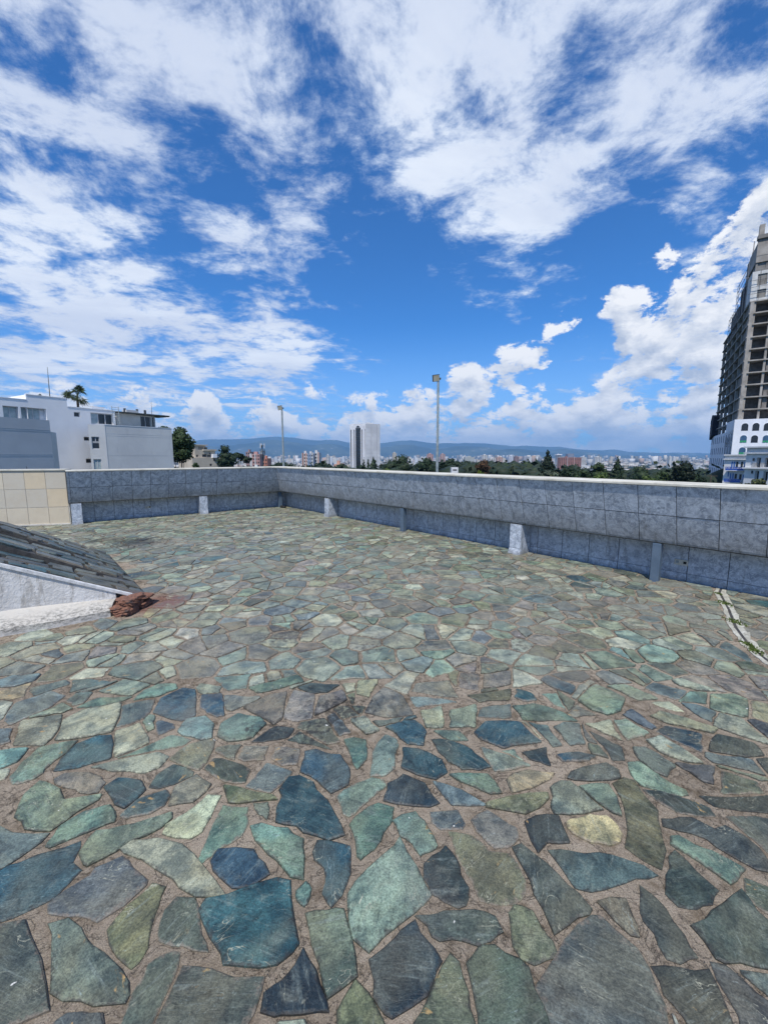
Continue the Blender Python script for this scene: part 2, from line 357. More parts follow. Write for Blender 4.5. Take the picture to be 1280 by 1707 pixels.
M_TILE2 = mat('brightened_glazed_tile', None, fn=tile_fn(1.5), bstr=0.05, bdist=0.01)  # brighter tile copy for skirting and pilasters; paints the pilaster fronts as lit
def plain(name, c1, c2, scale=4, rough=0.8, bump=0.2, det=6, bd=0.01, stain=None):
    def fn(t):
        p = t.pos(); a = t.noise(p, scale, det, 0.6)
        col = t.mix(t.step(a, .35, .65), c1, c2)
        if stain:
            s = t.noise(t.v('MULTIPLY', p, (2.5, 2.5, .5)), stain[1], 7, .7, .4)
            col = t.mix(t.step(s, stain[2], stain[2] + .12, 0, stain[3]), col, stain[0])
        return col, t.noise(p, scale * 9, 5, .65)
    return mat(name, None, rough=rough, fn=fn, bstr=bump, bdist=bd)
M_GROUT = plain('dark_grout', (.035, .035, .036), (.07, .068, .065), 20)
M_COPING = plain('cream_coping', (.46, .44, .37), (.62, .60, .52), 3, bump=.3, stain=((.25, .23, .19), 3.0, .60, .5))
def beige_fn(t):
    p = t.pos(); r = t.objrand()
    col = t.mix(r, (.54, .47, .35), (.57, .51, .40))
    col = t.mix(t.step(t.m('FRACT', t.m('MULTIPLY', r, 5.7)), .68, .9), col, (.57, .48, .34))
    col = t.mix(t.step(t.m('FRACT', t.m('MULTIPLY', r, 11.3)), .80, .82), col, (.50, .46, .38))
    col = t.mix(t.step(t.noise(p, 6, 6, .6), .4, .7, 0, .3), col, (.45, .38, .28))
    return col, t.noise(p, 30, 5)
M_BEIGE = mat('beige_stone_tile', None, rough=.75, fn=beige_fn, bstr=.15)
M_WGROUT = plain('pale_grout', (.55, .52, .45), (.68, .65, .58), 9)
M_POST = plain('blue_grey_painted_steel', (.085, .125, .175), (.11, .155, .21), 5, rough=.42, bump=.05)
M_GALV = plain('galvanised_steel', (.22, .26, .27), (.34, .38, .38), 14, rough=.45, bump=.05)
M_DARKMETAL = plain('dark_metal', (.03, .035, .04), (.05, .055, .06), 8, rough=.5)

# ------------------------------------------------------------ geometry of the two parapets
RC = Vector((-3.1893, 13.2143))                              # inner corner of the terrace
dR, nR = Vector((0.65796, -0.75306)), Vector((-0.75306, -0.65796))
dL, nL = Vector((-0.77891, -0.62713)), Vector((0.62713, -0.77891))
det = nR.x * nL.y - nR.y * nL.x
DEL = Vector(((nL.y - nR.y) / det, (nR.x - nL.x) / det))     # corner shift per unit of overhang
mR, mL = DEL.dot(dR), DEL.dot(dL)
OB, OT, ZB, ZM, ZT, ZC = 0.30, 0.55, 0.505, 0.8785, 1.250, 1.282
OM = OB + (OT - OB) * (ZM - ZB) / (ZT - ZB)
rzR = math.atan2(dR.y, dR.x); rzL = math.atan2(-dL.y, -dL.x)

# ------------------------------------------------------------ the terrace floor
TYPES = {'B': (42, 78, 92), 'N': (90, 108, 112), 'D': (30, 50, 60), 'T': (102, 134, 126), 'G': (108, 128, 116), 'L': (150, 160, 142),
         'P': (120, 120, 112), 'K': (66, 78, 74), 'O': (100, 106, 84), 'Y': (154, 148, 116)}
KCOL = 0.98
FR = {'A': (1290, 4), 'B': (1497, 4), 'C': (1120, 4)}
TRACE = """
A1G 255,-165 510,-212 440,-135 300,-30 290,-5 235,30 130,65 95,60 75,25 150,-70
A1G 170,150 270,65 310,70 400,110 430,180 660,145 640,180 500,260 340,375 175,365 110,290
A1P 370,40 430,5 600,-5 640,10 700,60 650,125 540,130 460,100 375,70
A1B 700,95 790,35 940,50 970,110 900,180 830,230 770,205 740,150
A1N 1000,90 1050,10 1160,-60 1290,-10 1280,15 1170,70 1060,100
A1N 810,280 920,175 1110,115 1130,150 1095,215 1000,270 840,300
A1P 1130,215 1170,90 1290,25 1310,10 1410,75 1290,190 1200,200
A1T 320,480 330,460 400,360 560,260 730,215 760,260 755,325 640,370 540,410 440,450 350,490
A1N -60,330 0,360 90,400 220,410 320,405 270,460 130,560 20,630 -80,680
A1G 545,530 600,440 650,390 820,355 1130,270 1130,310 1060,370 860,460 700,560 600,610 575,600
A1L 1095,400 1115,340 1240,265 1385,150 1470,155 1400,300 1350,385 1280,430 1180,425
A1B -60,700 60,620 250,550 420,505 525,465 520,510 475,600 530,650 470,710 360,825 250,880 100,950 -60,1000
A1N 340,870 440,790 600,690 640,640 810,565 880,640 970,720 960,750 820,880 650,985 600,960 460,950 345,930
A1L 820,510 900,455 1060,440 1210,475 1290,540 1350,620 1420,710 1480,800 1440,815 1290,810 1150,700 1060,650 960,580 850,540
B1O 725,215 850,60 1015,-85 1100,-60 1055,60 1010,190 985,330 930,420 880,460 840,430 740,310
B1K 1060,240 1105,90 1180,5 1300,10 1320,60 1330,160 1370,300 1380,355 1280,345 1150,320 1070,290
B1G 335,195 465,155 545,215 570,270 690,370 800,480 845,560 845,640 820,690 620,710 430,680 345,630 355,400 360,260
B1K -80,220 0,205 165,170 200,270 270,420 300,600 315,740 200,790 60,850 -80,900
B1K 370,840 450,780 680,780 690,860 690,950 300,950
B1K 820,830 880,650 960,530 990,450 1150,370 1195,380 1180,480 1100,660 1040,790 980,950 780,950
B1K 1060,830 1130,690 1230,475 1410,490 1550,545 1745,545 1720,650 1680,770 1620,870 1590,980 1000,980
C2K 90,650 150,585 260,600 385,655 350,740 220,735 150,700
A2N 365,90 420,30 500,-65 660,-10 650,15 590,80 520,130 440,110
A2O 215,85 330,100 430,130 540,150 560,175 400,190 250,200
A2B 590,120 650,40 720,30 810,70 830,120 900,185 950,280 1000,400 900,435 740,385 700,345 570,320 575,230 610,160
C2B 740,620 760,540 830,525 985,560 1045,650 1035,750 925,805 870,760 800,700 730,670
A2T 970,160 1060,90 1200,35 1270,50 1290,90 1200,160 1120,230 1050,285 1015,270
A2T 1055,345 1130,265 1240,205 1340,235 1330,320 1280,390 1215,500 1130,565 1105,540 1095,450
A2G 1050,810 1170,650 1380,440 1430,540 1500,650 1540,740 1580,810 1560,840 1400,980 1190,1170 1090,1085 1060,980
A2t 55,560 110,430 150,330 210,220 370,230 370,340 330,410 200,490 120,555 60,600
A2G 410,200 510,190 520,230 500,310 440,270
A2T 400,360 470,340 640,370 740,440 745,560 735,695 650,680 600,620 510,540 430,450
A2B 135,590 180,510 300,500 410,510 480,600 510,670 450,710 380,755 270,760 200,700 150,650
A2B 810,530 840,455 960,465 1050,490 1055,600 1035,720 1000,800 930,880 905,850 870,790 890,680 880,630 820,580
A2T 690,790 760,720 800,770 790,830 750,890 700,850
B2b 65,95 110,20 250,-10 400,-70 560,-115 645,-95 650,30 670,160 695,300 650,360 560,430 450,450 220,430 205,360 130,250 100,180
B2D 490,640 600,560 740,350 780,430 850,590 900,760 740,775 600,780 560,790 470,760
B2G 765,120 900,100 1010,90 1040,200 1085,380 1095,515 1000,590 900,660 860,500 820,370 790,230
B2O 1090,560 1180,650 1240,760 1280,850 1300,980 980,980 970,770 1010,690
A3D 5,180 30,70 130,10 200,40 270,70 300,120 360,195 300,220 150,210
C3B 120,640 130,510 230,520 290,540 380,590 415,670 340,715 230,690
C3B 325,460 420,460 580,520 650,580 700,630 620,655 520,650 430,600 370,540
A3N 330,55 400,70 520,110 600,160 680,210 560,215 450,210 400,150
A3T 440,10 560,0 690,5 740,60 780,130 700,135 600,90
A3Y 820,40 860,0 960,-25 1130,0 1100,40 980,100 860,125 840,90
A3O 690,200 850,150 1080,130 1090,170 1030,230 940,270 780,240 690,225
A3G 1110,100 1180,55 1240,60 1380,180 1450,240 1330,265 1140,270 1115,220 1130,160
A3T 65,320 120,280 210,260 270,320 330,420 350,480 320,510 240,540 190,470 110,420
A3N 310,260 370,255 490,245 540,340 520,370 380,375 320,330
A3P 585,320 690,255 780,310 880,370 890,430 820,495 740,500 690,460 620,390
A3D 940,320 1080,275 1160,285 1235,460 1090,460 1030,525 980,440
A3D 270,610 410,490 490,590 510,680 560,760 555,830 540,870 490,890 400,850 360,820 320,800 270,700
A3O 440,400 600,430 700,520 830,540 880,600 930,720 930,790 900,830 860,860 740,865 640,840 600,740 500,580
A3K 865,510 925,485 1020,560 1160,680 1290,800 1370,900 1350,935 1220,1000 1130,1060 1060,900 1000,800 940,650
A4N -170,520 -40,520 150,530 300,570 440,620 520,680 380,700 250,750 100,785 0,760 -80,640
A4Y -60,330 0,310 90,280 200,290 260,340 300,410 280,460 220,480 100,460 -20,400
A4G 20,90 210,75 270,160 300,280 240,260 150,200 90,150
A4O 250,80 320,40 390,60 450,150 540,250 560,380 590,500 560,620 440,560 330,480 330,280 300,170
A4G 350,-70 430,-75 560,20 720,110 735,140 680,145 540,110 430,80 370,10
C4N 380,510 460,510 540,550 660,630 600,700 520,670 430,600
C4K -30,670 60,635 200,615 275,660 290,710 230,725 0,725 -50,710
A4D 450,115 560,120 700,160 880,230 920,285 820,285 680,265 580,210
A4K 590,310 700,300 780,300 920,370 990,350 1100,410 1200,490 1280,600 1280,650 1180,630 1050,560 930,490 870,440 700,390 600,360
A4G 640,430 680,425 780,480 900,520 1030,590 1115,640 1060,710 1020,735 930,670 830,600 740,540 640,480
A4K 830,150 1000,160 1290,150 1340,240 1290,265 1100,250 930,220
A4K 1000,290 1200,290 1300,310 1360,500 1290,540 1180,440 1080,360
A4K 620,560 660,520 740,590 860,710 940,780 900,870 800,900 680,880 600,800 600,680
B4K 430,-70 510,-10 600,80 720,250 800,390 690,430 600,400 550,320 520,240 450,160 430,60
B4O 140,30 230,0 330,10 380,130 420,260 360,250 250,150 200,90
B4K -250,600 -120,400 -70,300 20,200 100,145 160,145 260,240 400,360 470,480 520,610 570,720 600,950 -100,950 -180,760
B4K 510,470 700,475 880,485 940,600 990,720 1040,850 1060,950 800,950 720,800 590,650
B4K 900,440 1000,460 1100,540 1290,700 1360,950 1110,950 1080,790 1020,680 950,570
B4K 780,190 870,150 980,50 1040,0 1100,-40 1200,100 1340,220 1340,480 1180,450 1000,430 940,400 860,280
B4K 1130,0 1120,-130 1280,-70 1360,-50 1360,120 1260,100 1180,40
B3K 225,130 400,95 500,90 600,85 730,130 780,230 700,290 620,320 380,290 330,260 300,190
B3O 835,110 870,55 990,95 1050,200 1120,290 1150,370 1080,410 1000,445 910,400 860,320
B3D -90,420 0,350 205,165 240,250 330,350 375,430 320,560 280,650 180,720 60,790 10,760 -60,660
B3O 210,830 290,690 340,570 440,390 500,450 560,640 600,830 600,950 170,950
B3K 560,450 640,340 740,330 900,420 960,480 1000,620 1060,730 1090,850 1110,950 640,950 600,620
C1L 95,490 150,330 410,290 400,350 350,440 290,490
C1L 380,455 430,330 560,260 800,215 790,300 740,400 600,430
C1G 520,240 660,175 880,170 800,205 620,240
C1N 780,370 820,230 1030,190 1000,270 960,310
C1B 1030,270 1080,180 1220,115 1300,125 1300,290 1210,325 1080,290
C1T 900,190 960,130 1060,85 1170,85 1180,115 1060,165
C1G 670,130 830,55 1000,90 870,160 740,145
C1N 470,140 490,60 600,50 740,70 600,110
C1N 440,200 510,150 620,140 560,210 490,230
C1N 40,320 110,210 340,135 430,165 330,240 80,350
C1Y 0,130 210,75 160,165 60,190 -40,185
C1N -60,80 90,30 270,20 230,60 100,100 -60,100
C1B 370,660 420,580 510,490 650,435 740,430 735,580 520,640
C1L 770,570 775,400 930,345 990,440 990,475
C1N 1045,400 1050,330 1160,350 1165,380 1060,425
C1L 620,640 800,590 1050,540 1120,570 1060,640 950,680 760,665
C1N -40,380 85,380 70,470 0,490 -40,490
C1T -60,540 190,510 120,600 0,650 -60,640
C1L -60,660 70,645 40,715 -60,750
C2T -90,400 -30,320 90,300 145,350 130,440 60,455 -60,425
C2T 175,430 200,350 310,285 450,310 490,350 400,440 250,465
C2B 55,240 70,160 200,150 215,290 160,300
C2P 350,240 520,160 630,140 600,310 545,350 440,290
C2P 615,310 680,130 815,155 800,310 700,330
C2G 390,110 540,70 700,25 740,70 600,110 450,140
C2T 150,40 390,20 360,110 240,125
C2L 30,110 60,80 200,100 180,140 70,150
C2K 400,470 560,365 680,380 640,440
C2K 640,460 720,400 880,490 930,520
C2P 310,580 350,500 510,500 480,590 350,600
C2P 530,580 560,510 720,520 700,620 600,630
C2P 820,290 850,170 1000,130 1030,190 900,260
C2K 710,110 790,80 980,90 900,140 800,150
C2N 900,310 950,280 1060,410 980,430
C2L 1060,320 1150,300 1250,390 1160,420 1090,360
C2T 1015,460 1080,445 1160,460 1165,580 1100,650 1060,560
C2G 1190,695 1205,540 1290,430 1360,460 1375,500 1350,640 1290,690
C2L 1100,150 1110,60 1240,55 1180,170
C3P -120,270 -70,170 0,110 120,160 190,285 60,300 0,300
C3B 10,370 200,325 280,400 260,490 160,480
C3L 245,265 380,235 395,370 280,370
C3G 440,260 610,220 610,370 440,370
C3N 630,300 660,240 840,220 845,310
C3B 610,410 680,340 900,340 1040,470 860,490 800,510 650,450
C3N 965,340 1090,360 1185,490 1120,500 1060,430
C3D 920,540 1080,505 1110,630 980,590
C3G 650,510 820,560 970,630 830,660 740,665 690,590
C3G 330,395 500,395 560,460 440,460
C3N 175,170 340,180 480,205 220,240
C3P 190,130 220,80 430,60 490,170 330,155
C3O 560,160 840,120 830,190 640,205
C3B 870,170 880,120 980,145 1015,190 930,200
C3T 1050,150 1150,145 1210,250 1130,220
C3G 860,230 1000,215 1180,270 1280,330 1040,330 930,320
C3P 500,100 510,10 630,20 630,130
C3P 665,110 670,20 840,0 840,85
C3B 1045,60 1090,30 1270,100 1240,150 1130,110
C3D 1120,20 1180,10 1330,0 1370,40 1310,70 1200,60
C3B 1150,560 1290,540 1410,570 1300,605 1190,600
C3N 1130,370 1200,340 1300,350 1340,480 1240,490
C4G 15,190 130,90 320,180 290,260 210,285 100,250
C4P 0,220 130,290 0,305 -60,300
C4L 60,350 230,325 300,460 180,410
C4N 310,290 370,250 530,370 500,385
C4B 540,405 600,365 835,420 830,540 700,480
C4L 470,460 560,430 700,510 840,610 720,600 560,540
C4L 500,300 560,270 750,320 930,380 900,410 620,350
C4N 700,210 800,220 930,270 900,335 790,280
C4L 500,210 620,200 720,270 600,250
C4N 460,110 520,75 730,130 660,190 540,150
C4G 210,100 330,90 540,180 410,190
C4L 640,60 700,50 930,130 800,125 690,95
C4P 880,30 1020,25 1170,80 1270,190 1150,180 1000,120
C4K 890,530 940,420 1180,480 1245,560 1130,570
C4K 90,400 300,500 320,590 240,590 150,470
C4G 250,330 330,320 480,410 440,430 340,460
"""
def area(P):
    return 0.5 * sum(P[i][0] * P[(i + 1) % len(P)][1] - P[(i + 1) % len(P)][0] * P[i][1] for i in range(len(P)))
def centroid(P):
    a = area(P) or 1e-9; cx = cy = 0
    for i in range(len(P)):
        x0, y0 = P[i]; x1, y1 = P[(i + 1) % len(P)]; k = x0 * y1 - x1 * y0; cx += (x0 + x1) * k; cy += (y0 + y1) * k
    return cx / (6 * a), cy / (6 * a)
def clip(P, n, c):
    """keep the side n.p <= c"""
    o = []
    for i in range(len(P)):
        a, b = P[i], P[(i + 1) % len(P)]; da = n[0] * a[0] + n[1] * a[1] - c; db = n[0] * b[0] + n[1] * b[1] - c
        if da <= 0: o.append(a)
        if (da < 0 < db) or (db < 0 < da):
            q = da / (da - db); o.append((a[0] + (b[0] - a[0]) * q, a[1] + (b[1] - a[1]) * q))
    return o
def hull(P):
    P = sorted(set(P)); o = []
    for seq in (P, P[::-1]):
        h = []
        for p in seq:
            while len(h) >= 2 and (h[-1][0] - h[-2][0]) * (p[1] - h[-2][1]) - (h[-1][1] - h[-2][1]) * (p[0] - h[-2][0]) <= 0: h.pop()
            h.append(p)
        o += h[:-1]
    return o
def tint_of(k, j=1.0, lift=0.0):
    c = TYPES[k.upper()]; v = random.uniform(.86, 1.12); c = tuple(a + (b - a) * lift for a, b in zip(c, (158, 162, 148)))
    return tuple(S(min(255, max(0, c[0] * v + random.uniform(-5, 5) * j)), min(255, c[1] * v + random.uniform(-4, 4) * j), min(255, c[2] * v + random.uniform(-5, 5) * j), KCOL))
def rough_poly(P, nmax=18, amp=0.011, cut=0.055):
    """round the corners a little, subdivide and jitter the outline"""
    n = len(P); Q = []
    for i in range(n):
        a, b, c = P[i - 1], P[i], P[(i + 1) % n]
        if n < 9:
            Q.append((b[0] + (a[0] - b[0]) * cut, b[1] + (a[1] - b[1]) * cut)); Q.append((b[0] + (c[0] - b[0]) * cut, b[1] + (c[1] - b[1]) * cut))
        else: Q.append(b)
    P = Q
    while len(P) < nmax:
        L = [math.dist(P[i], P[(i + 1) % len(P)]) for i in range(len(P))]; i = L.index(max(L)); a, b = P[i], P[(i + 1) % len(P)]
        if L[i] < 0.025: break
        k = random.uniform(.4, .6); nx, ny = (b[1] - a[1]) / L[i], -(b[0] - a[0]) / L[i]; e = random.uniform(-1, 1) * min(amp, L[i] * .09)
        P = P[:i + 1] + [(a[0] + (b[0] - a[0]) * k + nx * e, a[1] + (b[1] - a[1]) * k + ny * e)] + P[i + 1:]
    return P
def stone_arrays(P, top, tint, rim=0.010, down=-0.012, tilt=0.004):
    """outline -> (verts, faces, tints, sdat); rim ring lower than the inner ring so the edge is rounded"""
    c = centroid(P); n = len(P); rnd = random.random(); an = random.random()
    tx, ty = random.uniform(-tilt, tilt) * 3, random.uniform(-tilt, tilt) * 3
    V = []; D = []
    rin = min(rim, 0.18 * math.sqrt(abs(area(P))))
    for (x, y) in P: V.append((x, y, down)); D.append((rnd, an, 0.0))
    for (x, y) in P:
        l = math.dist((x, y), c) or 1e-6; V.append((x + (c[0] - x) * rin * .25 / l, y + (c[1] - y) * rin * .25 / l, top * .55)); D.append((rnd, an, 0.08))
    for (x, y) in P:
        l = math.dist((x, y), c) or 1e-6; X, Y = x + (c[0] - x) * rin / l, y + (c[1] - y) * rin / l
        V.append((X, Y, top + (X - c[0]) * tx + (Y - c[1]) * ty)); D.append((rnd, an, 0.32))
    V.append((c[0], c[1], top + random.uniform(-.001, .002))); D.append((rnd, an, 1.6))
    F = []
    for i in range(n):
        j = (i + 1) % n
        F += [(i, j, n + j, n + i), (n + i, n + j, 2 * n + j, 2 * n + i)]
    F3 = [(2 * n + i, 2 * n + (i + 1) % n, 3 * n) for i in range(n)]
    return V, F, F3, [tint] * len(V), D
def stone_mesh(name, items, m, origin=(0, 0, 0)):
    V, F, T, D = [], [], [], []
    for (v, f, f3, tt, dd) in items:
        k = len(V); V += [(a - origin[0], b - origin[1], c - origin[2]) for a, b, c in v]
        F += [tuple(i + k for i in q) for q in f] + [tuple(i + k for i in q) for q in f3]; T += tt; D += dd
    me = bpy.data.meshes.new(name); me.from_pydata(V, [], F)
    for nm, arr in (('tint', T), ('sdat', D)):
        a = me.attributes.new(nm, 'FLOAT_COLOR', 'POINT'); q = np.ones((len(arr), 4), np.float32); q[:, :3] = np.array(arr); a.data.foreach_set('color', q.ravel())
    me.materials.append(m); me.update(); return me

traced = []
for ln in TRACE.strip().splitlines():
    h, *pts = ln.split(); y0, k = FR[h[0]]; x0 = (int(h[1]) - 1) * 320
    P = [(x0 + float(p.split(',')[0]) / k, y0 + float(p.split(',')[1]) / k) for p in pts]
    P = [tuple(ground(*p)[:2]) for p in P]
    if area(P) < 0: P = P[::-1]
    c = centroid(P); P = [(x - (c[0] - x) * .085, y - (c[1] - y) * .085) for x, y in P]
    traced.append((P, h[2]))
hulls = [(hull(P), centroid(P)) for P, _ in traced]
hulls = [(H_ if area(H_) > 0 else H_[::-1], c, max(math.dist(c, p) for p in H_)) for H_, c in hulls]
def inside(H_, p, e=0.0):
    return all((H_[(i + 1) % len(H_)][0] - H_[i][0]) * (p[1] - H_[i][1]) - (H_[(i + 1) % len(H_)][1] - H_[i][1]) * (p[0] - H_[i][0]) > e for i in range(len(H_)))
# ramp footprint (also used by the ramp)
T_ = Vector((-2.55, 4.36)); F_ = Vector((-4.45, 6.55)); UP = Vector((-0.80, -0.60))
FOOT = [(-2.50, 4.20), (-2.69, 3.94), (-3.42, 3.50), (-5.6, 2.30)]
RAMP = [(T_.x + .02, T_.y - .02), tuple(F_), (F_.x - 6, F_.y - 4.5), (-5.6 - 3, 2.3 - 1.5)] + FOOT[::-1]
ARC = [(4.25, 5.02), (3.95, 4.70), (3.60, 4.14), (3.30, 3.70), (3.10, 3.33), (3.00, 3.02), (2.98, 2.7), (3.02, 2.4)]
def in_poly(P, p):
    r = False
    for i in range(len(P)):
        a, b = P[i], P[i - 1]
        if (a[1] > p[1]) != (b[1] > p[1]) and p[0] < (b[0] - a[0]) * (p[1] - a[1]) / (b[1] - a[1]) + a[0]: r = not r
    return r
def arc_d(p):
    best = 9
    for a, b in zip(ARC, ARC[1:]):
        ux, uy = b[0] - a[0], b[1] - a[1]; q = max(0, min(1, ((p[0] - a[0]) * ux + (p[1] - a[1]) * uy) / (ux * ux + uy * uy))); best = min(best, math.dist(p, (a[0] + ux * q, a[1] + uy * q)))
    return best
WR = (tuple(-nR), -(nR.dot(RC)) - 0.03)     # clip lines: stay on the terrace side of each parapet
WL = (tuple(-nL), -(nL.dot(RC)) - 0.03)
def on_floor(p):
    return (-nR).dot(Vector(p)) < WR[1] and (-nL).dot(Vector(p)) < WL[1]
seeds = []; cell = {}
tries = 0
while tries < 60000 and len(seeds) < 1750:
    tries += 1
    Y = 0.35 + 13 * random.random() ** 1.0; X = random.uniform(-1.12 * Y - 1.4, 1.05 * Y + 1.6)
    p = (X, Y)
    if not on_floor(p) or in_poly(RAMP, p): continue
    dist = math.hypot(X, Y)
    r = random.choice((.15, .19, .23, .29)) if dist > 2.6 else random.choice((.13, .2, .27))
    if arc_d(p) < .05: continue
    if any((math.dist(c, p) < rr + .02) and inside(H_, p, -.004) for H_, c, rr in hulls): continue
    gx, gy = int(X // .35), int(Y // .35); ok = True
    for i in (-1, 0, 1):
        for j in (-1, 0, 1):
            for (q, rq) in cell.get((gx + i, gy + j), ()):
                if math.dist(p, q) < (r + rq) / 2: ok = False; break
    if not ok: continue
    cell.setdefault((gx, gy), []).append((p, r)); seeds.append((p, r))
SP = np.array([s[0] for s in seeds]); SRr = np.array([s[1] for s in seeds])
stones = []
for i, (p, r) in enumerate(seeds):
    dd = np.hypot(SP[:, 0] - p[0], SP[:, 1] - p[1]); near = np.argsort(dd)[1:22]
    P = [(p[0] - .3, p[1] - .3), (p[0] + .3, p[1] - .3), (p[0] + .3, p[1] + .3), (p[0] - .3, p[1] + .3)]
    gap = random.choice((.003, .005, .008, .012)) + (.004 if p[1] > 3.5 else 0)
    for j in near:
        if dd[j] > .75: break
        q = SP[j]; n = ((q[0] - p[0]) / dd[j], (q[1] - p[1]) / dd[j]); w = .5 + .25 * (r - SRr[j]) / (r + SRr[j])
        P = clip(P, n, n[0] * p[0] + n[1] * p[1] + dd[j] * w - gap)
        if len(P) < 3: break
    for H_, c, rr in hulls:
        if len(P) < 3: break
        if math.dist(c, p) > rr + .5: continue
        best = None; bad = False
        for k in range(len(H_)):
            a, b = H_[k], H_[(k + 1) % len(H_)]; L = math.dist(a, b) or 1e-9; n = ((b[1] - a[1]) / L, -(b[0] - a[0]) / L)
            Q = clip(P, (-n[0], -n[1]), -(n[0] * a[0] + n[1] * a[1]) - .007)
            ar = abs(area(Q)) if len(Q) > 2 else 0
            if best is None or ar > best[0]: best = (ar, Q)
        P = best[1]
    if arc_d(p) < .5:
        for a, b in zip(ARC, ARC[1:]):
            L = math.dist(a, b); n = ((b[1] - a[1]) / L, -(b[0] - a[0]) / L); sd_ = (p[0] - a[0]) * n[0] + (p[1] - a[1]) * n[1]
            mid = ((a[0] + b[0]) / 2, (a[1] + b[1]) / 2)
            if math.dist(mid, p) > .55: continue
            if sd_ > 0: n = (-n[0], -n[1])
            if len(P) >= 3: P = clip(P, n, n[0] * a[0] + n[1] * a[1] - .055)
    if len(P) >= 3: P = clip(P, *WR)
    if len(P) >= 3: P = clip(P, *WL)
    if len(P) < 3: continue
    A = abs(area(P)); per = sum(math.dist(P[k], P[(k + 1) % len(P)]) for k in range(len(P)))
    if A < .0032 or A / per ** 2 < .018: continue
    if area(P) < 0: P = P[::-1]
    P = [q for k, q in enumerate(P) if math.dist(q, P[k - 1]) > .008]
    if len(P) < 3: continue
    c = centroid(P)
    if in_poly(RAMP, c) or False: continue
    if c[1] < 2.4: w = 'KKKKGGOOLNND' if c[0] > .8 else 'BNTGGOKPL'
    elif c[0] < -1.4 and c[1] < 4.2: w = 'YLLLGNNGOPL'
    elif c[1] > 7: w = 'LLGGOLTNLGOPN'
    else: w = 'BNNTTLLLGGGGGPPPPOOKN'
    L_ = max(math.dist(q, c) for q in P)
    if L_ > .115 and random.random() < .38:
        a_ = random.uniform(0, math.pi); n = (math.cos(a_), math.sin(a_)); o_ = n[0] * c[0] + n[1] * c[1] + random.uniform(-.3, .3) * L_; g_ = random.uniform(.003, .006)
        pc = [clip(P, n, o_ - g_), clip(P, (-n[0], -n[1]), -o_ - g_)]
        pc = [q for q in pc if len(q) >= 3 and abs(area(q)) > .002]
        for q in pc: stones.append((q, random.choice(w)))
    else: stones.append((P, random.choice(w)))
allst = [(P, k, True) for P, k in traced] + [(P, k, False) for P, k in stones]
def scr(P):
    c = centroid(P); Y = max(c[1], .3); a = abs(area(P)) * 1.6 * FPX ** 2 / Y ** 3
    u = 640 + c[0] / Y * FPX
    return a if -60 < u < 1340 and c[1] > .85 else 0
allst.sort(key=lambda s: -scr(s[0]))
floor = MB()
fl = [(-9.5, -2.5), (8.5, -2.5)]
e1 = RC + dR * 14.6; e2 = RC + dL * 9.6
floor.prism([(-10.6, -2.5), (9.0, -2.5), tuple(e1), tuple(RC), tuple(e2), (-10.6, 7.0)], -0.25, 0.0)
FLOOR = tag(floor.build('terrace_floor', M_MORTAR), 'crazy paving terrace of blue, green and grey slate set in sandy mortar', kind='structure')
rest = []
for idx, (P, k, tr) in enumerate(allst):
    far = centroid(P)[1] > 4.5
    Q = rough_poly(P, 17 if idx < 340 else (12 if not far else 9), amp=.010)
    it = stone_arrays(Q, random.uniform(.0040, .0125), tint_of(k, lift=0.0 if tr else random.uniform(.05, .55)), rim=.009)
    if k == 't':        # teal stone with an orange streak
        it[4][:] = [(0.4 + .095, .16, q[2]) for q in it[4]]
    if idx < 298:
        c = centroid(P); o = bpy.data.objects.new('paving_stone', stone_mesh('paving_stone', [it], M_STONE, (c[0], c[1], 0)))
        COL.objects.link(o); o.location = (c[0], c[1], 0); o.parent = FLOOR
    else: rest.append(it)
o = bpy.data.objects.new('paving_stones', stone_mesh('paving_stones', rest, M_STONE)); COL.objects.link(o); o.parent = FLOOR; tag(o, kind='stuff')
print('stones', len(allst), 'traced', len(traced))
# arc shaped joint in the floor with pale strips and moss
M_PALE = plain('pale_cement', (.34, .33, .27), (.52, .51, .44), 14, bump=.5, stain=((.12, .11, .09), 9, .52, .7))
def strip_mesh(off0, off1, z, name, m, parent, wob=.012, i0=0, i1=None, seg=5):
    pts = []
    A = ARC[i0:i1]
    for a, b in zip(A, A[1:]):
        for k in range(seg): pts.append((a[0] + (b[0] - a[0]) * k / seg, a[1] + (b[1] - a[1]) * k / seg))
    pts.append(A[-1]); L, Rr = [], []
    for i, p in enumerate(pts):
        a, b = pts[max(0, i - 1)], pts[min(len(pts) - 1, i + 1)]; l = math.dist(a, b); n = ((b[1] - a[1]) / l, -(b[0] - a[0]) / l)
        L.append((p[0] + n[0] * (off0 + random.uniform(-wob, wob) * .3), p[1] + n[1] * (off0 + random.uniform(-wob, wob) * .3)))
        Rr.append((p[0] + n[0] * (off1 + random.uniform(-wob, wob)), p[1] + n[1] * (off1 + random.uniform(-wob, wob))))
    mb = MB(); n = len(pts)
    mb.add([(p[0], p[1], -.01) for p in L] + [(p[0], p[1], z) for p in L] + [(p[0], p[1], z) for p in Rr] + [(p[0], p[1], -.01) for p in Rr],
           [q for i in range(n - 1) for q in ((i, i + 1, n + i + 1, n + i), (n + i, n + i + 1, 2 * n + i + 1, 2 * n + i), (2 * n + i, 2 * n + i + 1, 3 * n + i + 1, 3 * n + i))])
    return mb.build(name, m, parent)
strip_mesh(.012, .05, .006, 'joint_edging', M_PALE, FLOOR)
strip_mesh(-.012, -.065, .006, 'joint_edging', M_PALE, FLOOR, .02)
strip_mesh(-.010, .010, .0015, 'expansion_joint', M_GROUT, FLOOR, .001)
M_MOSS = plain('moss', (.05, .09, .015), (.12, .16, .03), 60, rough=.95, bump=.6)
V, F = [], []
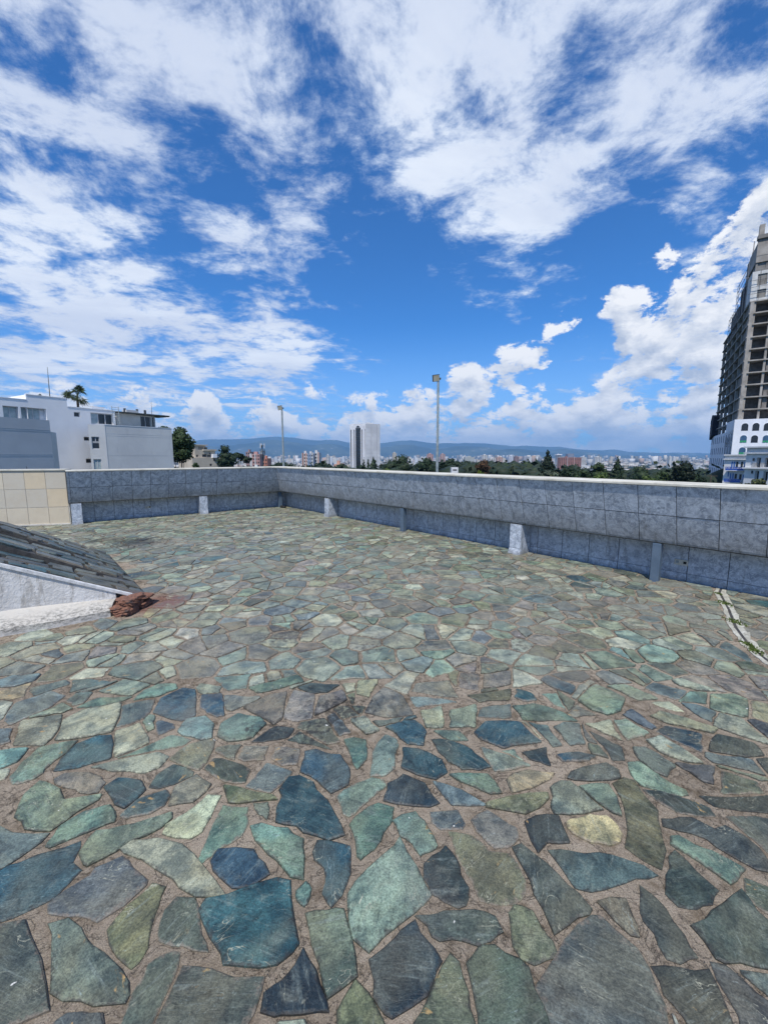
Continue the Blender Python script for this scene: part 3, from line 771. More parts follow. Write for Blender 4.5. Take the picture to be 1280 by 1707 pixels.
for (cx_, cy_, n_, rr_) in ((3.72, 4.33, 70, .05), (3.40, 3.84, 90, .06), (3.10, 3.33, 60, .04), (3.06, 3.22, 80, .05), (3.90, 4.66, 30, .03), (3.0, 2.95, 40, .03)):
    for _ in range(n_):
        x, y = random.gauss(cx_, rr_ * .45), random.gauss(cy_, rr_ * .9)
        q = min(ARC[:6], key=lambda a: math.dist(a, (x, y))); s_ = random.uniform(.006, .016); a = random.random() * 6.28; k = len(V)
        V += [(x - s_ * math.cos(a), y - s_ * math.sin(a), .004), (x + s_ * math.cos(a), y + s_ * math.sin(a), .004), (x + random.uniform(-.01, .01), y + random.uniform(-.01, .01), .008 + random.uniform(.006, .02))]
        F.append((k, k + 1, k + 2))
o = bpy.data.objects.new('moss', np_mesh('moss', V, F, M_MOSS)); COL.objects.link(o); o.parent = FLOOR; tag(o, kind='stuff')

# ------------------------------------------------------------ the tiled parapets
def yz(o): return -o
def panel_x(o, mit, k):        # where the corner lies for overhang o, along the local x axis
    return mit * o * k
def make_parapet(name, label, rz, mit, k, x_far, joints, pils, posts, group):
    """local x runs along the wall, local -y towards the terrace; k = +1 if x grows away from the corner, else -1"""
    root = tag(empty(name, (RC.x, RC.y, 0), rz), label, 'wall', group)
    c = lambda o_: mit * o_ * k
    sec = [(.0, 0), (.0, ZB), (OB - .012, ZB), (OT - .012, ZT), (-.28, ZT), (-.28, 0)]       # (overhang, z)
    sec = [(-.012, 0), (-.012, ZB), (OB - .012, ZB), (OT - .012, ZT), (-.30, ZT), (-.30, -8)]
    V = [(c(a), -a, z) for a, z in sec] + [(x_far, -a, z) for a, z in sec]; n = len(sec)
    MB().add(V, [(i, (i + 1) % n, n + (i + 1) % n, n + i) for i in range(n)] + [tuple(range(n))[::-1], tuple(range(n, 2 * n))]).build('wall_core', M_GROUT, root)
    g = .0038
    # overhanging panel: two rows of sloped tiles; shared mesh for the full ones
    def tile_mesh(w, row, xs=None):
        z0, z1, o0, o1 = (ZB, ZM, OB, OM) if row == 0 else (ZM, ZT, OM, OT)
        z0 += g; z1 -= g; mb = MB(); x0, x1 = -w / 2 + g, w / 2 - g
        f = lambda z, d_: -(OB + (OT - OB) * (z - ZB) / (ZT - ZB)) + d_
        if row == 0:      # rounded lower edge
            pr = [(f(z1, 0), z1), (f(z0 + .035, 0), z0 + .035), (f(z0 + .012, .004), z0 + .012), (f(z0, .018), z0), (f(z0, .06), z0 - .004), (f(z1, .012), z1)]
        else: pr = [(f(z1, 0), z1), (f(z0, 0), z0), (f(z0, .012), z0), (f(z1, .012), z1)]
        m_ = len(pr); ex = xs if xs else (lambda y, z: (x0, x1))
        VV = [(ex(y, z)[0], y, z) for y, z in pr] + [(ex(y, z)[1], y, z) for y, z in pr]
        return mb.add(VV, [(i, (i + 1) % m_, m_ + (i + 1) % m_, m_ + i) for i in range(m_)] + [tuple(range(m_))[::-1], tuple(range(m_, 2 * m_))]).mesh('tile', M_TILE)
    full = [tile_mesh(.4085, 0), tile_mesh(.4085, 1)]
    js = sorted(joints, key=abs)
    # first, mitred tile at the corner
    for row in (0, 1):
        def ex(y, z, e=js[0]):
            a = c(-y) + k * g; b = e - k * g
            return (a, b)
        inst(tile_mesh(0, row, ex), 'tile', root, (0, 0, 0))
    for a, b in zip(js, js[1:]):
        for row in (0, 1): inst(full[row], 'tile', root, ((a + b) / 2, random.uniform(-.0022, .0022), 0))
    if abs(x_far) > abs(js[-1]) + .05:
        w = abs(x_far) - abs(js[-1])
        for row in (0, 1): inst(tile_mesh(w, row), 'tile', root, ((x_far + js[-1]) / 2, 0, 0))
    # recessed lower wall: tile row over a skirting row
    low = MB().box(-.2042 + g, .2042 - g, -.002, .010, .108, ZB - .003).mesh('wall_tile', M_TILE)
    sk = MB().hexa([(-.2042 + g, -.010, 0), (.2042 - g, -.010, 0), (.2042 - g, .01, 0), (-.2042 + g, .01, 0)], [(-.2042 + g, -.004, .103), (.2042 - g, -.004, .103), (.2042 - g, .01, .103), (-.2042 + g, .01, .103)]).mesh('skirting_tile', M_TILE2)
    j0 = (9.912 % .4085) if k > 0 else .12
    x = j0 + .2042
    while x < abs(x_far) - .1:
        inst(low, 'wall_tile', root, (k * x, 0, 0)); inst(sk, 'skirting_tile', root, (k * x, 0, 0)); x += .4085
    a, b = sorted((0, k * (j0 - g)))
    MB().box(a, b, -.002, .010, .108, ZB - .003).build('wall_tile', M_TILE, root); MB().box(a, b, -.008, .010, 0, .103).build('skirting_tile', M_TILE2, root)
    # coping
    sec = [(OT + .022, ZT), (OT + .022, ZC - .006), (OT + .014, ZC), (OT - .43, ZC), (OT - .43, ZT - .1), (OT - .12, ZT - .001)]
    sec = [(OT + .022, ZT + .001), (OT + .022, ZC - .008), (OT + .012, ZC), (-.02, ZC + .004), (-.02, ZC + .03), (-.06, ZC + .03), (-.06, ZC), (-.31, ZC), (-.31, ZT + .001)]
    sec = [(OT + .022, ZT + .001), (OT + .022, ZC - .008), (OT + .012, ZC), (.10, ZC), (.10, ZT + .001)]
    V = [(c(a), -a, z) for a, z in sec] + [(x_far, -a, z) for a, z in sec]; n = len(sec)
    MB().add(V, [(i, (i + 1) % n, n + (i + 1) % n, n + i) for i in range(n)] + [tuple(range(n))[::-1], tuple(range(n, 2 * n))]).build('coping', M_COPING, root)
    for xc, w in pils:
        xc *= k
        p = MB().box(xc - w / 2 + .006, xc + w / 2 - .006, -.298, -.014, 0.0, ZB - .004).build('pilaster', M_GROUT, root)
        MB().box(xc - w / 2, xc + w / 2, -.310, -.299, .108, ZB - .006).build('front_tile', M_TILE2, p)
        MB().hexa([(xc - w / 2 - .02, -.335, 0), (xc + w / 2 + .004, -.335, 0), (xc + w / 2 + .004, -.30, 0), (xc - w / 2 - .02, -.30, 0)],
                  [(xc - w / 2, -.312, .103), (xc + w / 2, -.312, .103), (xc + w / 2, -.30, .103), (xc - w / 2, -.30, .103)]).build('foot_tile', M_TILE2, p)
        for sgn in (-1, 1):
            a = xc + sgn * (w / 2 - .006); b = xc + sgn * (w / 2 - .0005)
            MB().box(min(a, b), max(a, b), -.297, -.016, .003, ZB - .006).build('side_tile', M_TILE, p)
    for xc in posts:
        xc *= k; w = .05
        p = MB().box(xc - w, xc + w, -.30, -.20, 0.003, ZB - .003).build('steel_post', M_POST, root); bevel(p, .008, 2)
        MB().box(xc - .07, xc + .07, -.315, -.185, 0.0, .006).build('base_plate', M_POST, p)
    return root
def jlist(j0, n, step=.4085): return [j0 + step * i for i in range(n)]
jR = jlist(9.4367 - 23 * .4085, 39)            # 0.041 ... measured joints of the long parapet
jR = [j for j in jR if j > mR * OT + .12]
if mR * OT > 0 and jR[0] - mR * OT < .1: jR = jR[1:]
jL = [5.0585 - .4085 * i for i in range(12)][::-1]; jL = [j for j in jL if j > mL * OT + .10] + [5.0585 + .4085]
WALL_R = make_parapet('parapet_wall', 'long parapet of grey blue tiles with cream coping, crossing the picture to the right edge', rzR, mR, 1, 15.2, jR,
                      [(8.46, .20), (2.91, .20)], [10.45, 5.755, .18], 'tiled parapets round the terrace')
XL = 5.52
WALL_L = make_parapet('parapet_wall', 'shorter parapet of grey blue tiles between the beige tiled wall and the corner', rzL, mL, -1, -XL, [-j for j in jL],
                      [(5.386, .20), (2.55, .20)], [], 'tiled parapets round the terrace')
M_PLAST = plain('ivory_plastic', (.45, .42, .34), (.55, .52, .43), 30, rough=.5, bump=.05)
M_HOLE = plain('dark_hole', (.01, .01, .01), (.02, .02, .02), 10)
def outlet(parent, x, z, w, h, label):
    r = tag(empty('power_outlet', (0, 0, 0)), label, 'power outlet')
    o_ = MB().box(x - w / 2, x + w / 2, -.014, -.0025, z - h / 2, z + h / 2).build('cover_plate', M_PLAST, r); bevel(o_, .005, 2)
    for s_ in (-.27, .27): MB().box(x + s_ * w - .016, x + s_ * w + .016, -.017, -.0145, z - .016, z + .016).build('socket', M_HOLE if s_ > 0 else M_GALV, o_)
    r.location = parent.location; r.rotation_euler = parent.rotation_euler
    return r
outlet(WALL_R, 10.66, .245, .15, .075, 'ivory double power outlet low on the long parapet, right of the blue steel post')
outlet(WALL_L, -3.86, .27, .14, .06, 'small pale outlet plate low on the shorter left parapet')
dp = tag(MB().tube((RC.x - .02, RC.y - .42, .04), (RC.x + .16, RC.y - .62, .04), .035, .035, 8).build('drain_pipe', M_HOLE), 'stubby black drain pipe on the floor in the corner where the parapets meet', 'pipe')

# beige tiled wall, left of the short parapet
A_ = ground(119, 874); B_ = ground(25, 877.5); bd = (B_ - A_).xy.normalized(); bn = Vector((bd.y, -bd.x))
if bn.dot(-A_.xy) < 0: bn = -bn
BW = tag(empty('beige_wall', (A_.x, A_.y, 0), math.atan2(-bd.y, -bd.x)), 'beige stone tiled wall at the left edge of the terrace', 'wall')
BW_L = 4.6
HB_ = 1.27
wgt = .405; hgt = HB_ / 3
MB().box(-BW_L, 0, .006, .30, -.05, HB_).build('wall_core', M_WGROUT, BW)
MB().box(-BW_L, .0, -.03, .30, HB_ + .001, HB_ + .03).build('coping', M_COPING, BW)
MB().box(-BW_L, 0, -.02, .005, 0, .035).build('skirting', M_WGROUT, BW)
bt = MB().box(-wgt / 2 + .004, wgt / 2 - .004, -.003, .0059, .004, hgt - .004).mesh('tile', M_BEIGE)
for r_ in range(3):
    for c_ in range(int(BW_L / wgt)): inst(bt, 'tile', BW, (-.012 - (c_ + .5) * wgt, random.uniform(-.0015, .0015), r_ * hgt + (.03 if r_ == 0 else 0)), scale=(1, 1, .92 if r_ == 0 else 1))

# ------------------------------------------------------------ slate clad ramp at the left
M_WHITE = plain('old_white_plaster', (.58, .56, .53), (.76, .74, .71), 3.5, rough=.9, bump=.9, bd=.012, stain=((.24, .21, .17), 4.0, .50, .5))
def skirt_fn(t):
    p = t.pos(); n = t.noise(p, 6, 9, .7); n2 = t.noise(t.v('MULTIPLY', p, (1, 1, 2.5)), 26, 9, .8); z = t.xyz(p)[2]
    col = t.mix(n, (.60, .58, .53), (.46, .42, .36))
    k = t.step(t.m('ADD', z, t.m('MULTIPLY', t.m('SUBTRACT', n, .5), .18)), .19, .07)
    col = t.mix(t.m('MULTIPLY', k, t.step(n2, .42, .60, 0, .85)), col, (.09, .088, .08))
    col = t.mix(t.m('MULTIPLY', t.step(z, .05, .0), .4), col, (.6, .6, .58))
    return col, n2
M_SKIRT = mat('stained_plaster_skirt', None, rough=.95, fn=skirt_fn, bstr=.18, bdist=.006)
RP = tag(empty('stone_clad_ramp', (T_.x, T_.y, 0)), 'sloping ramp clad in blue slate with a white plaster side, at the left edge', 'ramp')
LIFT = .17
def slope_at(P0, z0, px, py, py_only=True):
    """slope (rise per metre) of a line from P0,z0 along UP that passes the photo's pixel on the left edge"""
    a, b = ray(px, py); s_ = (a * P0.y - P0.x) / (UP.x - a * UP.y); Yy = P0.y + UP.y * s_
    return (EYE + b * Yy - z0) / s_, s_
sn, s1 = slope_at(T_, .06, 0, 939); sf, s2 = slope_at(F_, .02 + LIFT, 0, 869)
print('ramp slopes', sn, s1, sf, s2)
LEN = 3.6
N_ = F_ - T_; WID = N_.length; cr = N_.normalized()
def rp(s_, w, lift=0.0):      # s along the slope (horizontal metres), w across 0..1
    z = (.06 + sn * s_) * (1 - w) + (.02 + sf * s_) * w + lift
    P = T_ + UP * s_ + N_ * w
    return Vector((P.x - T_.x, P.y - T_.y, z))
STR = [(0.0, .27, -.0), (.27, .58, .10), (.58, 1.0, .17)]
slopes = []
for a, b, lift in STR:
    mb = MB(); nseg = 8; V = []
    for i in range(nseg + 1):
        s_ = LEN * i / nseg; lf = lift * min(1, s_ / 1.2) - .012
        bb = b + (.02 if b == 1 else 0)
        V += [tuple(rp(s_, a, lf)), tuple(rp(s_, b, lf)), (rp(s_, b).x, rp(s_, b).y, 0.001), (rp(s_, a).x, rp(s_, a).y, 0.001)]
    F = [(0, 1, 2, 3), tuple(4 * nseg + q for q in (3, 2, 1, 0))]
    for i in range(nseg):
        for q in range(4): F.append((4 * i + q, 4 * i + 4 + q, 4 * i + 4 + (q + 1) % 4, 4 * i + (q + 1) % 4))
    o = mb.add(V, F).build('ramp_bed', M_GROUT, RP); slopes.append(o)  # dark joints between slabs; on the step risers the colour paints in shadow
    # slate pieces on the strip: rows of long flags
    s_ = 0.02
    rows = max(2, round((b - a) * WID / .22)); ww = (b - a) / rows
    for r_ in range(rows):
        s_ = random.uniform(-.2, 0)
        while s_ < LEN - .1:
            L_ = random.uniform(.14, .45); s0 = max(.01, s_); s1_ = min(LEN, s_ + L_)
            if s1_ - s0 > .08:
                w0 = a + ww * r_ + .003; w1 = a + ww * (r_ + 1) - .003
                pts = [(s0 + .012, w0), ((s0 + s1_) / 2, w0 + random.uniform(0, .008)), (s1_ - .012 + random.uniform(-.02, .03), w0), (s1_ + random.uniform(-.03, -.01), w1), ((s0 + s1_) / 2, w1 - random.uniform(0, .008)), (s0 + random.uniform(.0, .03), w1)]
                if random.random() < .35: pts[0] = (s0 + .05, w0 + ww * .2)
                lf2 = lambda q: lift * min(1, max(0, q) / 1.2)
                P3 = [rp(q, w, lf2(q)) for q, w in pts]; c3 = sum(P3, Vector()) / len(P3); hz = random.uniform(.004, .022)
                n = len(P3); tt = tint_of(random.choice('NNBBBDKDNKBD')); rnd = random.random(); an = (math.atan2(UP.y, UP.x) / 6.2832) % 1
                V = [tuple(p - Vector((0, 0, .02))) for p in P3] + [tuple(p + (c3 - p) * .02 + Vector((0, 0, hz * .6))) for p in P3] + [tuple(p + (c3 - p) * .07 + Vector((0, 0, hz))) for p in P3]
                Fq = [f for i in range(n) for f in ((i, (i + 1) % n, n + (i + 1) % n, n + i), (n + i, n + (i + 1) % n, 2 * n + (i + 1) % n, 2 * n + i))] + [tuple(range(2 * n, 3 * n))]
                it = (V, Fq, [], [tt] * len(V), [(rnd, an, .0)] * n + [(rnd, an, .1)] * n + [(rnd, an, .5)] * n)
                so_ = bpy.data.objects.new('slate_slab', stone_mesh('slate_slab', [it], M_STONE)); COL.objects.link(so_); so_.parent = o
            s_ += L_
# white side wall with a thin raised lip, its footing and the broken brick end
side = MB(); n = 10; V = []
for i in range(n + 1):
    s_ = .32 + (LEN - .32) * i / n; p = rp(s_, 0, -.014); e = random.uniform(-.006, .006)
    V += [(p.x + .012 - cr.x * .03, p.y - cr.y * .03 + e, -.02), (p.x - cr.x * .03, p.y - cr.y * .03 + e, p.z), (p.x, p.y + .004, p.z + .004), (p.x, p.y + .004, -.02)]
F = [(3, 2, 1, 0), tuple(4 * n + q for q in (0, 1, 2, 3))]
for i in range(n):
    for q in range(4): F.append((4 * i + q, 4 * i + (q + 1) % 4, 4 * i + 4 + (q + 1) % 4, 4 * i + 4 + q))
side.add(V, F).build('side_wall', M_WHITE, RP)
lip = MB(); V = []
for i in range(n + 1):
    s_ = .1 + (LEN - .1) * i / n; p = rp(s_, 0)
    V += [(p.x - cr.x * .045, p.y - cr.y * .045, p.z - .025), (p.x - cr.x * .045, p.y - cr.y * .045, p.z + .004 + random.uniform(-.003, .003)), (p.x + cr.x * .004, p.y + cr.y * .004, p.z + .006), (p.x, p.y, p.z - .025)]
lip.add(V, F).build('plaster_lip', plain('white_cement_lip', (.55, .55, .54), (.75, .74, .72), 20, bump=.4, stain=((.15, .13, .11), 12, .58, .8)), RP)
skb = MB(); V = []
fpts = [Vector(p) for p in ((-2.74, 3.97), (-3.08, 3.705), (-3.42, 3.50), (-4.4, 2.95), (-5.6, 2.30))]
wpts = [rp(s_, 0).xy + T_ - cr * .03 for s_ in (.32, .72, 1.16, 2.2, 3.6)]
hts = [.13, .17, .20, .24, .28]
for f_, w_, h_ in zip(fpts, wpts, hts):
    f2 = f_ - T_; w2 = w_ - T_; m2 = f2.lerp(w2, .12)
    V += [(f2.x, f2.y, -.01), (f2.x + (w2.x - f2.x) * .03, f2.y + (w2.y - f2.y) * .03, .065), (f2.lerp(w2, .55).x, f2.lerp(w2, .55).y, .075 + h_ * .35), (w2.x, w2.y, h_), (w2.x, w2.y, -.01)]
F5 = [(0, 1, 2, 3, 4)[::-1], tuple(20 + q for q in (0, 1, 2, 3, 4))]
for i in range(4):
    for q in range(5): F5.append((5 * i + q, 5 * i + (q + 1) % 5, 5 * i + 5 + (q + 1) % 5, 5 * i + 5 + q))
skb.add(V, F5).build('plaster_footing', M_SKIRT, RP)
def brick_fn(t):
    p = t.pos(); n = t.noise(p, 26, 8, .75, .5); v = t.noise(t.v('MULTIPLY', p, (1, 1, 3)), 11, 5, .6)
    col = t.mix(n, (.09, .045, .033), (.34, .16, .10)); col = t.mix(t.step(v, .55, .65), col, (.07, .05, .045))
    return col, n
M_BRICK = mat('broken_brick', None, rough=.95, fn=brick_fn, bstr=1.0, bdist=.02)
import bmesh
def lump(name, m, parent, c, r, seed, sub=4, sq=.35):
    bm = bmesh.new(); bmesh.ops.create_icosphere(bm, subdivisions=sub, radius=1)
    rs = random.Random(seed); off_ = Vector((seed * 7.1, 3, 1)); ph = [Vector((rs.uniform(-4, 4), rs.uniform(-4, 4), rs.uniform(-4, 4))) for _ in range(5)]
    for v in bm.verts:
        q = v.co.normalized(); k = max(abs(q.x), abs(q.y), abs(q.z)); q = q / k ** (1 - sq)
        e = 1 + .10 * math.sin(q.dot(ph[0])) + .07 * math.sin(2.3 * q.dot(ph[1])) + .05 * math.sin(5 * q.dot(ph[2]))
        from mathutils import noise as mnz
        e += .12 * mnz.fractal(q * 2.2 + off_, 1.0, 2.0, 5)
        v.co = Vector((q.x * r[0] * e, q.y * r[1] * e, q.z * r[2] * e)) + Vector(c)
    me = bpy.data.meshes.new(name); bm.to_mesh(me); bm.free(); me.materials.append(m)
    o_ = bpy.data.objects.new(name, me); COL.objects.link(o_); o_.parent = parent; return o_
g1 = ground(214, 1018, .04) - Vector((T_.x, T_.y, 0))
for (px_, py_, z_, r_, sd_) in ((206, 1017, .04, (.10, .15, .055), 1), (232, 1009, .03, (.075, .11, .035), 3), (210, 1003, .115, (.10, .13, .038), 4), (230, 998, .095, (.09, .11, .020), 5)):
    g_ = ground(px_, py_, z_) - Vector((T_.x, T_.y, 0)); lump('broken_brick', M_BRICK, RP, (g_.x, g_.y + .06, z_), r_, sd_)
# ------------------------------------------------------------ floodlight poles just outside the parapet
M_LENS = plain('floodlight_glass', (.42, .38, .28), (.50, .46, .36), 8, rough=.25, bump=0)
def lamp(px, ptop, Y, rad, label, head, turn):
    b = at(px[1], 790, Y); tp = at(px[0], ptop, Y)
    r = tag(empty('floodlight_pole', (b.x, b.y, -.5)), label, 'floodlight', 'floodlights on poles outside the parapets')
    top = Vector((tp.x - b.x, 0, tp.z + .5))
    MB().tube((0, 0, 0), (top.x * .5, 0, top.z * .5), rad * 1.08, rad, 12).build('lower_pole', M_GALV, r)
    MB().tube((top.x * .5, 0, top.z * .5), top, rad, rad * .8, 12).build('upper_pole', M_GALV, r)
    h = head
    hb = MB().box(-h, h, -h * .35, h * .35, -h * .95, h * .95).build('lamp_housing', M_DARKMETAL, r); bevel(hb, h * .12, 2)
    hb.location = top + Vector((-h * .75, -.03, h * .55)); hb.rotation_euler = (R(14), R(-9), R(turn))
    MB().box(-h * .9, h * .9, -h * .40, -h * .36, -h * .86, h * .86).build('lens', M_LENS, hb)
    MB().box(-h * 1.02, h * 1.02, -h * .42, -h * .30, h * .90, h * 1.02).build('hood', M_DARKMETAL, hb)
    br = MB().tube(top + Vector((0, 0, -h * .3)), top + Vector((-h * .9, 0, -h * .1)), h * .09, h * .09, 6)
    br.tube(top + Vector((-h * .9, 0, -h * .1)), top + Vector((-h * 1.4, 0, h * .25)), h * .09, h * .09, 6); br.build('bracket', M_DARKMETAL, r)
    MB().box(top.x + h * .1, top.x + h * .75, -.03, .05, top.z + h * .25, top.z + h * .7).build('junction_box', M_DARKMETAL, r)
    return r
lamp((730.3, 729.0), 634, 9.4, .030, 'taller grey floodlight pole standing behind the long parapet', .075, 14)
lamp((470.0, 473.4), 682, 14.6, .036, 'shorter looking floodlight pole behind the corner where the parapets meet', .075, 8)
bx = at(757, 785, 12.5)
o = MB().box(-.10, .10, -.1, .1, -1.6, .045).build('vent_box', plain('white_metal', (.6, .6, .6), (.7, .7, .7), 5), None, (bx.x, bx.y, bx.z + .06)); tag(o, 'small white vent box peeking over the coping right of the tall floodlight pole', 'vent box')
MB().box(-.06, .06, -.102, -.1005, -.05, -.01).build('vent_slot', M_DARKMETAL, o)
bx = at(427.5, 777, 15.5)
o = MB().box(-.05, .05, -.05, .05, -1.6, .05).build('pipe_cap', plain('white_pvc', (.65, .65, .63), (.75, .75, .72), 5), None, tuple(bx)); bevel(o, .012, 2); tag(o, 'small white pipe cap above the shorter parapet, left of the corner floodlight', 'pipe')
from mathutils import noise as mn
# ------------------------------------------------------------ terrain, far city, mountains
PLAIN = -45.0
def ter_z(r):
    if r < 130: return -11.0
    if r < 620: k = (r - 130) / 490; k = k * k * (3 - 2 * k); return -11 + (PLAIN + 11) * k
    return PLAIN
def terrain_fn(t):
    p = t.pos(); a = t.noise(p, .012, 8, .65); b = t.noise(p, .0022, 6, .6); c_ = t.noise(p, .12, 3, .7)
    col = t.mix(t.step(a, .4, .6), (.018, .034, .014), (.045, .065, .028))
    far = t.step(t.v('LENGTH', p), 500, 1600)
    city = t.m('MULTIPLY', t.step(b, .44, .56), far)
    col = t.mix(city, col, t.mix(t.step(c_, .4, .6), (.07, .085, .06), (.26, .25, .23)))
    return col,
M_TERR = mat('terrain', None, rough=1.0, fn=terrain_fn)
rad = [0, 22, 60, 100, 130, 170, 230, 300, 380, 460, 540, 620, 900, 1500, 3000, 6000, 9500, 13000, 17000]
na = 96; V = [(0, 0, -11)]; F = []
V, F = [], []
for r in rad[1:]:
    for i in range(na): a = 2 * math.pi * i / na; V.append((r * math.sin(a), r * math.cos(a), ter_z(r)))
for j in range(len(rad) - 2):
    for i in range(na): F.append((j * na + i, (j + 1) * na + i, (j + 1) * na + (i + 1) % na, j * na + (i + 1) % na))
me = bpy.data.meshes.new('ground'); me.from_pydata(V, [], F + [tuple(range(na))]); me.materials.append(M_TERR)
o = bpy.data.objects.new('ground', me); COL.objects.link(o); tag(o, 'green hillside and wide city plain below the terrace', kind='structure')

RIDGE = [(-400, 726), (0, 728), (300, 735), (330, 733), (380, 731), (430, 729), (460, 726), (500, 730), (530, 733), (560, 733), (590, 738), (640, 738), (670, 733), (690, 733), (730, 737.5), (760, 739), (775, 736), (800, 738), (830, 741), (870, 743), (900, 744), (935, 744), (960, 748), (1000, 750), (1025, 749), (1050, 752), (1100, 755), (1140, 754.5), (1200, 756.5), (1300, 757), (1700, 750)]
def ridge_elev(px):
    for (a, ya), (b, yb) in zip(RIDGE, RIDGE[1:]):
        if a <= px <= b: return ya + (yb - ya) * (px - a) / (b - a)
    return 752
_re = ridge_elev
def ridge_elev(px):
    return _re(px) + 1.6 * mn.fractal(Vector((px * .03, 1, 7)), 1.0, 2.0, 5)
def mountain(name, label, r0, rr, r1, prof, px0, px1, n, m, rows=16, amp=55):
    V, F = [], []
    for i in range(n + 1):
        px = px0 + (px1 - px0) * i / n; a_, b_ = ray(px, prof(px)); top = b_ * rr + EYE
        for j in range(rows + 1):
            k = j / rows; r = r0 + (r1 - r0) * k; kk = (r - r0) / (rr - r0) if r < rr else (r1 - r) / (r1 - rr)
            s_ = max(0, kk) ** .75; s_ = s_ if r >= rr else s_ * .5 + .5 * kk * kk
            q = Vector((a_ * r * .0006, r * .0006, 3)); nz = mn.fractal(q, 1.0, 2.0, 6) * amp * (2.2 * kk * (1 - kk) * 2 + .15)
            gl = abs(mn.noise(Vector((a_ * r * .0011, r * .00025, 8)))) * amp * 3.0 * kk * (1 - kk) * 4
            V.append((a_ * r, r, PLAIN - 5 + (top - PLAIN + 5) * s_ + nz - gl))
    w = rows + 1
    for i in range(n):
        for j in range(rows): F.append((i * w + j, (i + 1) * w + j, (i + 1) * w + j + 1, i * w + j + 1))
    me = np_mesh(name, V, F, m, smooth=True); o = bpy.data.objects.new(name, me); COL.objects.link(o); return tag(o, label, kind='structure')
def mount_fn(t):
    p = t.pos(); a = t.noise(p, .0012, 8, .62); b = t.noise(p, .006, 6, .7)
    col = t.mix(t.step(a, .42, .6), (.012, .026, .016), (.045, .060, .035))
    z = t.xyz(p)[2]
    col = t.mix(t.m('MULTIPLY', t.step(b, .56, .66), t.m('MULTIPLY', t.step(a, .50, .58), t.step(z, 420, 60))), col, (.42, .40, .36))
    return col,
M_MOUNT = mat('mountain_forest', None, rough=1.0, fn=mount_fn)
mountain('mountains', 'blue wooded mountain range along the horizon', 10800, 14500, 16800, ridge_elev, -500, 1800, 260, M_MOUNT, 20)
mountain('mountains', 'nearer blue wooded spurs in front of the mountain range', 8700, 11000, 12600, lambda x: min(758.5, ridge_elev(x) + 7 + 9 * mn.fractal(Vector((x * .012, 4, 2)), 1.0, 2.0, 4)), -500, 1800, 300, M_MOUNT, 16, 40)
mountain('foothill', 'darker low hill in front of the mountain range', 8600, 9700, 10700, lambda x: 762.5 - 14.5 * math.exp(-((x - 855) / 55) ** 2) - 5 * math.exp(-((x - 960) / 80) ** 2), 690, 1100, 90, M_MOUNT, 12, 6)

def fc_fn(t): return t.attr('tint'),
M_CITY = mat('distant_walls', None, rough=.9, fn=fc_fn)
CC = [(.62, .61, .58), (.55, .53, .48), (.70, .70, .70), (.40, .38, .36), (.50, .38, .32), (.58, .52, .44), (.30, .32, .36), (.66, .64, .60), (.66, .66, .66), (.22, .24, .26)]
n = 11000; V = np.zeros((n, 8, 3), np.float32); T = np.zeros((n, 6, 3), np.float32)
for i in range(n):
    r = 700 * (13.5 ** (rng.random() ** .85)); a = rng.uniform(-.98, .98)
    if mn.noise(Vector((r * math.sin(a) * .0016, r * math.cos(a) * .0016, 1))) < -.06 and rng.random() < .85: r = 700 * (13.5 ** (rng.random() ** .5))
    w, dpt = rng.uniform(8, 26), rng.uniform(8, 20); h = rng.uniform(4, 11)
    if r > 2200 and rng.random() < .06: h = rng.uniform(18, 44) * (1 + r / 12000); w = rng.uniform(14, 26)
    if rng.random() < .05: w *= 2.6; dpt *= 2; h = rng.uniform(6, 10)
    if r > 3000: w *= 1.5
    x, y = r * math.sin(a), r * math.cos(a); ro = rng.uniform(0, 1.57); c_, s_ = math.cos(ro), math.sin(ro)
    for k, (ex, ey) in enumerate(((-1, -1), (1, -1), (1, 1), (-1, 1))):
        X = x + (ex * w * c_ - ey * dpt * s_) / 2; Y = y + (ex * w * s_ + ey * dpt * c_) / 2
        V[i, k] = (X, Y, ter_z(r) - 2); V[i, k + 4] = (X, Y, ter_z(r) + h)
    cc = np.array(CC[rng.integers(len(CC))]) * rng.uniform(.5, .85); T[i, :] = cc
    T[i, 5] = cc * .75 if rng.random() < .82 else np.array((.36, .19, .13))
base = np.array([(0, 1, 5, 4), (1, 2, 6, 5), (2, 3, 7, 6), (3, 0, 4, 7), (0, 3, 2, 1), (4, 5, 6, 7)])
F = (np.arange(n)[:, None, None] * 8 + base[None]).reshape(-1, 4)
o = bpy.data.objects.new('distant_city', np_mesh('distant_city', V.reshape(-1, 3), F, M_CITY, {'tint': ('FACE', T.reshape(-1, 3))})); COL.objects.link(o)
tag(o, 'mass of small pale houses and blocks filling the far city plain', 'distant city', kind='stuff')

